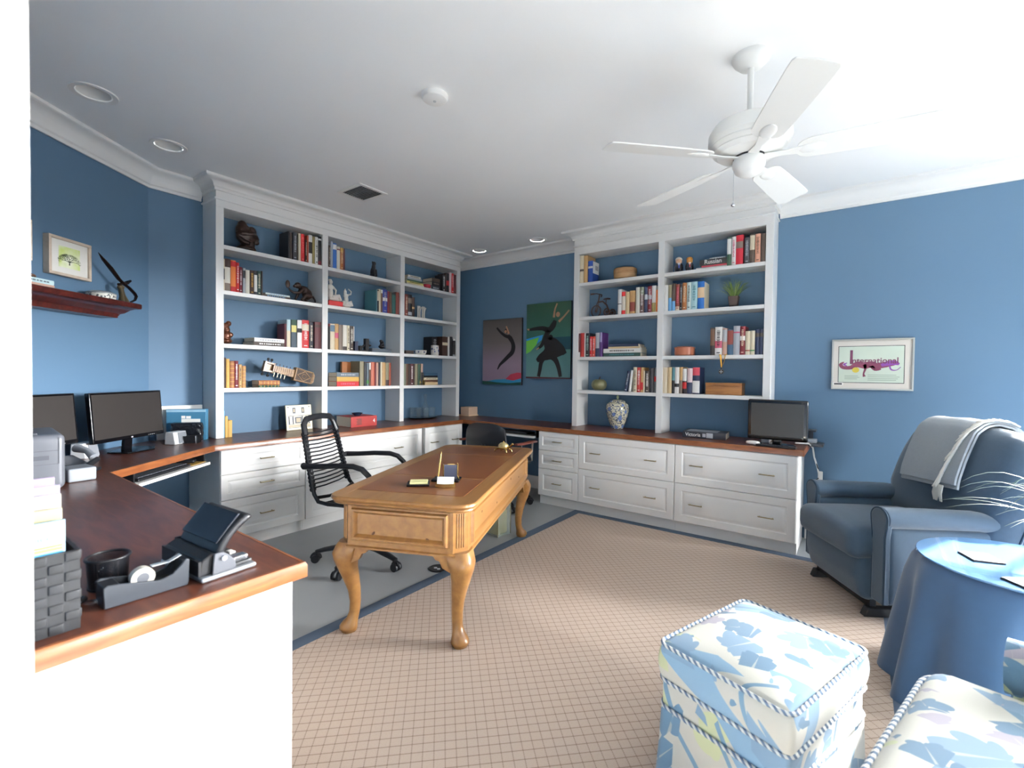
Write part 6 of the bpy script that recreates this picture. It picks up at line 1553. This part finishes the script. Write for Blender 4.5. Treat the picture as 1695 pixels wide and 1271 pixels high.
# throw
t2 = thing('throw_blanket', 'folded grey throw blanket with white fringe over the recliner back', 'blanket', (4.02, -1.02, .0092), rrot)
M_thr = mat('throw_grey', '7f868c', .95, var=.1, vscale=90, bump=.5, bscale=700, sheen=.4)
def back_pt(x, v, off):
    """v: 0 = front hem ... 1 = behind the back"""
    pts = [(.43, .66), (.455, .73), (.50, .83), (.55, .92), (.585, .965), (.64, .995), (.70, 1.005), (.77, .985), (.82, .94), (.85, .88)]
    k = v*(len(pts)-1); i = min(len(pts)-2, int(k)); f = k-i
    y = pts[i][0]*(1-f)+pts[i+1][0]*f; z = pts[i][1]*(1-f)+pts[i+1][1]*f
    ty, tz = pts[i+1][0]-pts[i][0], pts[i+1][1]-pts[i][1]; l = math.hypot(ty, tz)
    return Vector((x, y-tz/l*off, z+ty/l*off))
o = MB()
for (xa, xb, off, v0) in ((-.225, .16, .012, .0), (-.22, .155, .026, .03)):
    nu, nv = 14, 30; vs = []; fs = []
    for j in range(nv+1):
        v = v0+(1-v0)*j/nv
        for i in range(nu+1):
            u = i/nu; x = xa+(xb-xa)*u+.085*max(-.2, 1-v/.5)
            p = back_pt(x, v+.03*u*(v < .3)*(1-v/.3), off+.003*math.sin(9*u+5*v)); p.z -= .05*(abs(x)/.36)**2*(v > .3)*0; vs.append(p)
    n1 = len(vs); 
    for j in range(nv+1):
        for i in range(nu+1):
            q = vs[j*(nu+1)+i]; v = v0+(1-v0)*j/nv; u = i/nu
            vs.append(back_pt(q.x, v+.03*u*(v < .3)*(1-v/.3), off+.011+.003*math.sin(9*u+5*v)))
    w = nu+1
    for j in range(nv):
        for i in range(nu):
            a = j*w+i; fs += [(a, a+1, a+w+1, a+w), (n1+a, n1+a+w, n1+a+w+1, n1+a+1)]
    for j in range(nv):
        for i in (0, nu): a = j*w+i; fs.append((a, a+w, n1+a+w, n1+a))
    for i in range(nu):
        for j in (0, nv): a = j*w+i; fs.append((a, a+1, n1+a+1, n1+a))
    o.add(vs, fs)
o.build('cloth', M_thr, t2, angle=60)
o = MB(); rnd = random.Random(4)
for k in range(70):
    v = .02+.78*k/70; base = back_pt(.150+.05*max(-.2, 1-v/.5)-.05*(v < .5)*(1-v/.5), v, .043); 
    d = Vector((-.035+rnd.uniform(-.012, .02), 0, 0)); e = back_pt(base.x+d.x+.02, max(.0, v-.07-rnd.uniform(0, .03)), .05)
    o.tube([base, (base+e)/2+Vector((0, -.004, 0)), e], [.004, .0045, .002], 5)
for k in range(10):
    b = back_pt(.125+.006*k, .03, .042); o.tube([b, b+Vector((-.006, -.004, -.05)), b+Vector((-.012+rnd.uniform(-.01, .01), 0, -.09))], [.004, .0045, .002], 5)
f = o.build('fringe', mat('fringe_white', 'd6d2c8', .9), t2); f['kind'] = 'stuff'
Mr = Matrix.Translation((4.02, -1.02, 0)) @ Matrix.Rotation(rrot, 4, 'Z')
k = MB().rbox((0, 0, .009), (.085, .022, .009), .007).build('remote_control', M_black, None); k.location = Mr @ Vector((.08, .20, .513)); k.rotation_euler = (0, 0, rrot+R(8)); tag(k, 'black remote lying on the recliner seat', 'remote control')
MB().rbox((-.06, 0, .0185), (.012, .01, .002), .0018).build('button', M_silver, k); MB().rbox((.03, 0, .0185), (.03, .013, .0015), .0014).build('keypad', M_greydk, k)

# ---------------------------------------------------------------- round table with cloth
TX, TY, TZ, TR_ = 4.605, -1.80, .565, .322
t = thing('side_table', 'round side table draped to the floor with a blue cloth and glass top', 'table', (TX, TY, .001))
vs = []; fs = []; n = 144; rows_ = 16
for j in range(rows_+1):
    f = j/rows_
    for k in range(n):
        a = 2*PI*k/n; fold = math.sin(9*a+.6)*.6+math.sin(14*a+2)*.25+math.sin(5*a)*.3
        r = TR_+.004+.012*min(1, f*6)+.075*f+fold*.05*f**.7; z = TZ-.004-(TZ-.012)*f if j else TZ-.002
        if j == 0: r = TR_-.004
        vs.append((r*math.cos(a), r*math.sin(a), z))
for j in range(rows_):
    for k in range(n): fs.append((j*n+k, (j+1)*n+k, (j+1)*n+(k+1) % n, j*n+(k+1) % n))
fs.append(tuple(range(n)))
MB().add(vs, fs).build('tablecloth', mat('cloth_blue', '2b4a6c', .75, var=.06, vscale=40, sheen=.3), t, angle=70)
MB().lathe([(0, TZ-.001), (TR_, TZ-.001), (TR_+.003, TZ+.002), (TR_, TZ+.006), (0, TZ+.006)], 96).build('glass_top', mat('table_glass', '5a80a8', .03, coat=1, spec=.8), t, angle=30)
for (x, y, rz, lb) in ((4.475, -1.80, 20, 'thin square coaster near the left of the glass table'), (4.56, -2.03, 35, 'thin square coaster near the front edge of the glass table')):
    o = MB(); o.box(-.05, .05, -.05, .05, 0, .006); k = o.build('coaster', M_black, None, bevel=.001, loc=(x, y, TZ+.007), rotz=R(rz)); tag(k, lb, 'coaster', 'coasters on the glass table')
    MB().box(-.047, .047, -.047, .047, .0062, .0075).build('inlay', mat('coaster_white', 'c9ced4', .3), k)
t = thing('spider_plant', 'grassy plant with long arching blades on the glass table, at the right frame edge', 'plant', (4.80, -1.70, TZ+.007))
MB().lathe([(.05, 0), (.06, .004), (.075, .11), (.078, .12), (.07, .12), (.066, .108), (0, .105)], 32, cap=False).build('pot', mat('pot_white', 'd5d4ce', .3), t)
o = MB(); rnd = random.Random(9)
for k in range(34):
    a = rnd.uniform(0, 2*PI); L = rnd.uniform(.18, .36)
    if k < 10: a = rnd.uniform(R(150), R(250)); L = rnd.uniform(.28, .46)
    d = Vector((math.cos(a), math.sin(a), 0)); p = Vector((.02*math.cos(a), .02*math.sin(a), .11)); h = rnd.uniform(.12, .32); pts = []
    for i in range(9):
        f = i/8; pts.append(p+d*(L*f)+Vector((0, 0, h*(2.2*f-1.75*f*f))))
    o.tube(pts, [.003, .0032, .0032, .003, .0028, .0024, .002, .0014, .0005], 4, flat=.35, mi=k % 2)
o.build('leaves', [mat('blade_green', '55685c', .5), mat('blade_pale', '8a988e', .5)], t)

# ---------------------------------------------------------------- floral fabric, ottoman and armchair
def floral():
    m = mat('floral_fabric', 'dedacc', .85, sheen=.2); N = NT(m); tc = N.n('ShaderNodeTexCoord')
    nz = N.n('ShaderNodeTexNoise'); nz.inputs['Scale'].default_value = 7; N.link(tc.outputs['Object'], nz.inputs['Vector'])
    def leaf(scale, seed, k, amp, size, pres, col, base, soft=.0):
        mp = N.n('ShaderNodeMapping'); mp.inputs['Location'].default_value = (seed, seed*1.7, seed*.6); mp.inputs['Rotation'].default_value = (0, 0, seed); N.link(tc.outputs['Object'], mp.inputs['Vector'])
        v = N.n('ShaderNodeTexVoronoi'); v.inputs['Scale'].default_value = scale; v.inputs['Randomness'].default_value = .75; N.link(mp.outputs[0], v.inputs['Vector'])
        df = N.n('ShaderNodeVectorMath', operation='SUBTRACT'); N.link(mp.outputs[0], df.inputs[0])
        ps = N.n('ShaderNodeVectorMath', operation='SCALE'); N.link(v.outputs['Position'], ps.inputs[0]); ps.inputs['Scale'].default_value = 1.0; N.link(ps.outputs[0], df.inputs[1])
        sp = N.n('ShaderNodeSeparateXYZ'); N.link(df.outputs[0], sp.inputs[0]); cs = N.n('ShaderNodeSeparateColor'); N.link(v.outputs['Color'], cs.inputs[0])
        zz = N.math('MULTIPLY', sp.outputs[2], .9); yy = N.math('ADD', sp.outputs[1], zz)
        ang = N.math('ADD', N.math('ARCTAN2', yy, sp.outputs[0]), N.math('MULTIPLY', cs.outputs[1], 6.28))
        r = N.math('SQRT', N.math('ADD', N.math('MULTIPLY', sp.outputs[0], sp.outputs[0]), N.math('MULTIPLY', yy, yy)))
        # scalloped half-leaf: lobes around, squashed on one side
        lob = N.math('ABSOLUTE', N.math('SINE', N.math('MULTIPLY', ang, k)))
        fan = N.math('MULTIPLY', N.math('ADD', 1.15, N.math('COSINE', ang)), .5)
        R_ = N.math('MULTIPLY', N.math('MULTIPLY', N.math('ADD', 1-amp, N.math('MULTIPLY', lob, amp)), size), fan)
        msk = N.math('MULTIPLY', N.math('LESS_THAN', r, R_), N.math('LESS_THAN', cs.outputs[0], pres))
        vein = N.math('SUBTRACT', 1, N.math('MULTIPLY', N.math('LESS_THAN', N.math('ABSOLUTE', N.math('SINE', ang)), .06), .5))
        return N.mix(N.math('MULTIPLY', msk, vein), base, col)
    def band(scale, seed, wd, dist, col, base, pr):
        mp = N.n('ShaderNodeMapping'); mp.inputs['Location'].default_value = (seed, seed, seed); mp.inputs['Rotation'].default_value = (.3, .2, seed); N.link(tc.outputs['Object'], mp.inputs['Vector'])
        w = N.n('ShaderNodeTexWave'); w.inputs['Scale'].default_value = scale; w.inputs['Distortion'].default_value = dist; w.inputs['Detail'].default_value = 1; w.inputs['Detail Scale'].default_value = .8; N.link(mp.outputs[0], w.inputs['Vector'])
        n2 = N.n('ShaderNodeTexNoise'); n2.inputs['Scale'].default_value = 4; N.link(mp.outputs[0], n2.inputs['Vector'])
        return N.mix(N.math('MULTIPLY', N.math('GREATER_THAN', w.outputs['Fac'], wd), N.math('GREATER_THAN', n2.outputs['Fac'], pr)), base, col)
    c = N.mix(nz.outputs['Fac'], 'c9c6be', 'c0beb0')
    c = leaf(5.5, 3.1, 2, .3, .085, .45, 'c3c89f', c)
    c = band(1.1, 1.3, .93, 5, '7d9cb4', c, .47)
    c = band(2.6, 4.1, .965, 8, '6a899f', c, .52)
    c = leaf(6.5, 7.7, 3.5, .35, .095, .30, 'a29ba6', c)
    c = leaf(7, 1.9, 4.5, .35, .115, .55, '7691a8', c)
    c = leaf(9, 5.3, 4, .3, .085, .5, '58778f', c)
    N.link(c, N.b.inputs['Base Color'])
    n3 = N.n('ShaderNodeTexNoise'); n3.inputs['Scale'].default_value = 500; N.link(tc.outputs['Object'], n3.inputs['Vector'])
    bp = N.n('ShaderNodeBump'); bp.inputs['Strength'].default_value = .25; bp.inputs['Distance'].default_value = .002; N.link(n3.outputs['Fac'], bp.inputs['Height']); N.link(bp.outputs[0], N.b.inputs['Normal'])
    return m
M_flor = floral()
def rope():
    m = mat('rope_cord', 'c8ccd0', .8); N = NT(m); tc = N.n('ShaderNodeTexCoord'); w = N.n('ShaderNodeTexWave'); w.inputs['Scale'].default_value = 28; w.bands_direction = 'DIAGONAL'; N.link(tc.outputs['Object'], w.inputs['Vector'])
    N.link(N.mix(N.math('GREATER_THAN', w.outputs['Fac'], .5), '55677e', 'd2d2cc'), N.b.inputs['Base Color']); return m
M_rope = rope()
def rrect(hx, hy, r, z, n=6, bow=0.):
    P = []
    for (sx, sy, a0) in ((1, 1, 0), (-1, 1, 90), (-1, -1, 180), (1, -1, 270)):
        for k in range(n+1):
            a = R(a0+90*k/n); P.append((sx*(hx-r)+r*math.cos(a), sy*(hy-r)+r*math.sin(a), z))
    return P
t = thing('ottoman', 'floral blue and cream upholstered ottoman with rope piping', 'ottoman', (3.852, -2.742, .0092), math.atan2(-.12, .361))
hx, hy = .192, .246
o = MB(); o.rbox((0, 0, .375), (hx, hy, .06), .02, fn=lambda a, b, c, q: (q.x+.010*a*(1-c*c), q.y+.010*b*(1-c*c), q.z+.022*(1-a*a)*(1-b*b)*(c > 0))); cu = o.build('cushion', M_flor, t)
for z in (.429, .322): MB().tube(rrect(hx+.004, hy+.004, .03, z), .006, 8, closed=True).build('rope_piping', M_rope, cu)
o = MB(); o.rbox((0, 0, .24), (hx-.004, hy-.004, .078), .012); o.build('body', M_flor, t)
MB().tube(rrect(hx+.002, hy+.002, .03, .238), .006, 8, closed=True).build('rope_piping', M_rope, t)
o = MB(); vs = []; fs = []; base = rrect(hx+.004, hy+.004, .03, 0, 8); n = len(base)
for z, k in ((.236, 1.0), (.12, 1.02), (.008, 1.05)):
    for (x, y, _) in base: vs.append((x*k, y*k, z))
for j in range(2):
    for k in range(n): fs.append((j*n+k, (j+1)*n+k, (j+1)*n+(k+1) % n, j*n+(k+1) % n))
fs.append(tuple(range(n))); o.add(vs, fs); o.build('skirt', M_flor, t)
arot = math.atan2(-.963, -.27)
AO = Vector((4.215, -2.93, 0))   # front centre of the seat, on the floor
t = thing('armchair', 'floral blue and cream upholstered armchair in the right foreground', 'armchair', (AO.x, AO.y, .0092), arot)
# local -y faces the ottoman, local -x is the far arm
o = MB(); o.rbox((0, .30, .39), (.33, .36, .075), .06, n=10, fn=lambda a, b, c, q: (q.x, q.y, q.z+.03*(1-a*a)*(1-b*b)*(c > 0))); cu = o.build('seat_cushion', M_flor, t)
MB().tube([(x, y+.30, z) for x, y, z in rrect(.325, .355, .09, .44)], .007, 8, closed=True).build('rope_piping', M_rope, cu)
o = MB(); o.rbox((0, .38, .2), (.31, .36, .115), .02); o.build('base', M_flor, t)
for s in (-1, 1):
    o = MB(); o.rbox((s*.385, .46, .28), (.055, .36, .26), .05, n=8); o.tube([(s*.395, .09, .50), (s*.395, .3, .505), (s*.395, .75, .505)], [.07, .072, .072], 20); o.build('arm', M_flor, t, angle=60)
o = MB(); o.rbox((0, .80, .62), (.36, .10, .34), .09, n=8, M=Matrix.Identity(4)); o.build('backrest', M_flor, t)
for x in (-.28, .28):
    for y in (.08, .72): MB().cyl((x, y, .0), (x, y, .09), .02, .025, 12).build('leg', M_pine, t)

# ---------------------------------------------------------------- camera
cam = bpy.data.cameras.new('camera'); co = bpy.data.objects.new('camera', cam); COL.objects.link(co)
ya, pi_, ro = R(36.463), R(-1.1931), R(.7414)
fw = Vector((-math.sin(ya)*math.cos(pi_), math.cos(ya)*math.cos(pi_), math.sin(pi_)))
r0 = Vector((math.cos(ya), math.sin(ya), 0)); u0 = r0.cross(fw)
rr = r0*math.cos(ro)+u0*math.sin(ro); uu = -r0*math.sin(ro)+u0*math.cos(ro)
co.matrix_world = Matrix(((rr.x, uu.x, -fw.x, 4.0689), (rr.y, uu.y, -fw.y, -4.3603), (rr.z, uu.z, -fw.z, 1.2702), (0, 0, 0, 1)))
cam.sensor_fit = 'HORIZONTAL'; cam.sensor_width = 36; cam.lens = 773.03/1695*36; cam.clip_start = .02
cam.dof.use_dof = True; cam.dof.focus_distance = 3.4; cam.dof.aperture_fstop = 3.2
S.camera = co
# ---------------------------------------------------------------- light
SUND = (-.44, -1, -.61)
w = bpy.data.worlds.new('world'); S.world = w; w.use_nodes = True; nt = w.node_tree; bg = nt.nodes['Background']
tc = nt.nodes.new('ShaderNodeTexCoord'); sp = nt.nodes.new('ShaderNodeSeparateXYZ'); rp = nt.nodes.new('ShaderNodeValToRGB')
nt.links.new(tc.outputs['Generated'], sp.inputs[0]); mr = nt.nodes.new('ShaderNodeMapRange'); mr.inputs[1].default_value = -1; mr.inputs[2].default_value = 1
nt.links.new(sp.outputs[2], mr.inputs[0]); nt.links.new(mr.outputs[0], rp.inputs[0]); nt.links.new(rp.outputs[0], bg.inputs[0])
e = rp.color_ramp.elements
e[0].position = .0; e[0].color = (.22, .215, .21, 1); e[1].position = 1; e[1].color = (.8, .9, 1.0, 1)
for p, c in ((.495, (.22, .215, .21, 1)), (.505, (8.2, 8.3, 8.4, 1)), (.6, (7, 7.1, 7.2, 1)), (.68, (1.6, 1.65, 1.7, 1))):
    q = e.new(p); q.color = c
bg.inputs[1].default_value = 34
def area(name, loc, rot, sx, sy, power, col=(1, 1, 1), portal=False):
    l = bpy.data.lights.new(name, 'AREA'); l.shape = 'RECTANGLE'; l.size = sx; l.size_y = sy; l.energy = power; l.color = col
    o = bpy.data.objects.new(name, l); COL.objects.link(o); o.location = loc; o.rotation_euler = rot
    if portal: l.cycles.is_portal = True
    return o
for p, an, wd in PORT:
    area('window_portal', p, Euler((-PI/2, 0, an)), wd, WZ[1]-WZ[0], 1, portal=True)
sl = bpy.data.lights.new('sun', 'SUN'); sl.energy = 55; sl.angle = R(1.2); sl.color = (1, .96, .9)
so = bpy.data.objects.new('sun', sl); COL.objects.link(so); so.rotation_euler = Vector(SUND).to_track_quat('-Z', 'Y').to_euler()
area('hall_fill_light', (4.6, -5.6, CEIL-.02), (0, 0, 0), 2.4, 1.2, 2600, (1, .98, .96)).data.spread = R(75)  # unseen fill light added behind the camera to brighten the ceiling
S.view_settings.view_transform = 'Standard'; S.view_settings.look = 'None'; S.view_settings.exposure = .15; S.view_settings.gamma = 1
S.cycles.use_denoising = True
S.cycles.max_bounces = 10; S.cycles.diffuse_bounces = 6; S.cycles.glossy_bounces = 4; S.cycles.transmission_bounces = 8; S.cycles.transparent_max_bounces = 12
S.cycles.sample_clamp_indirect = 8; S.cycles.caustics_reflective = False; S.cycles.caustics_refractive = False
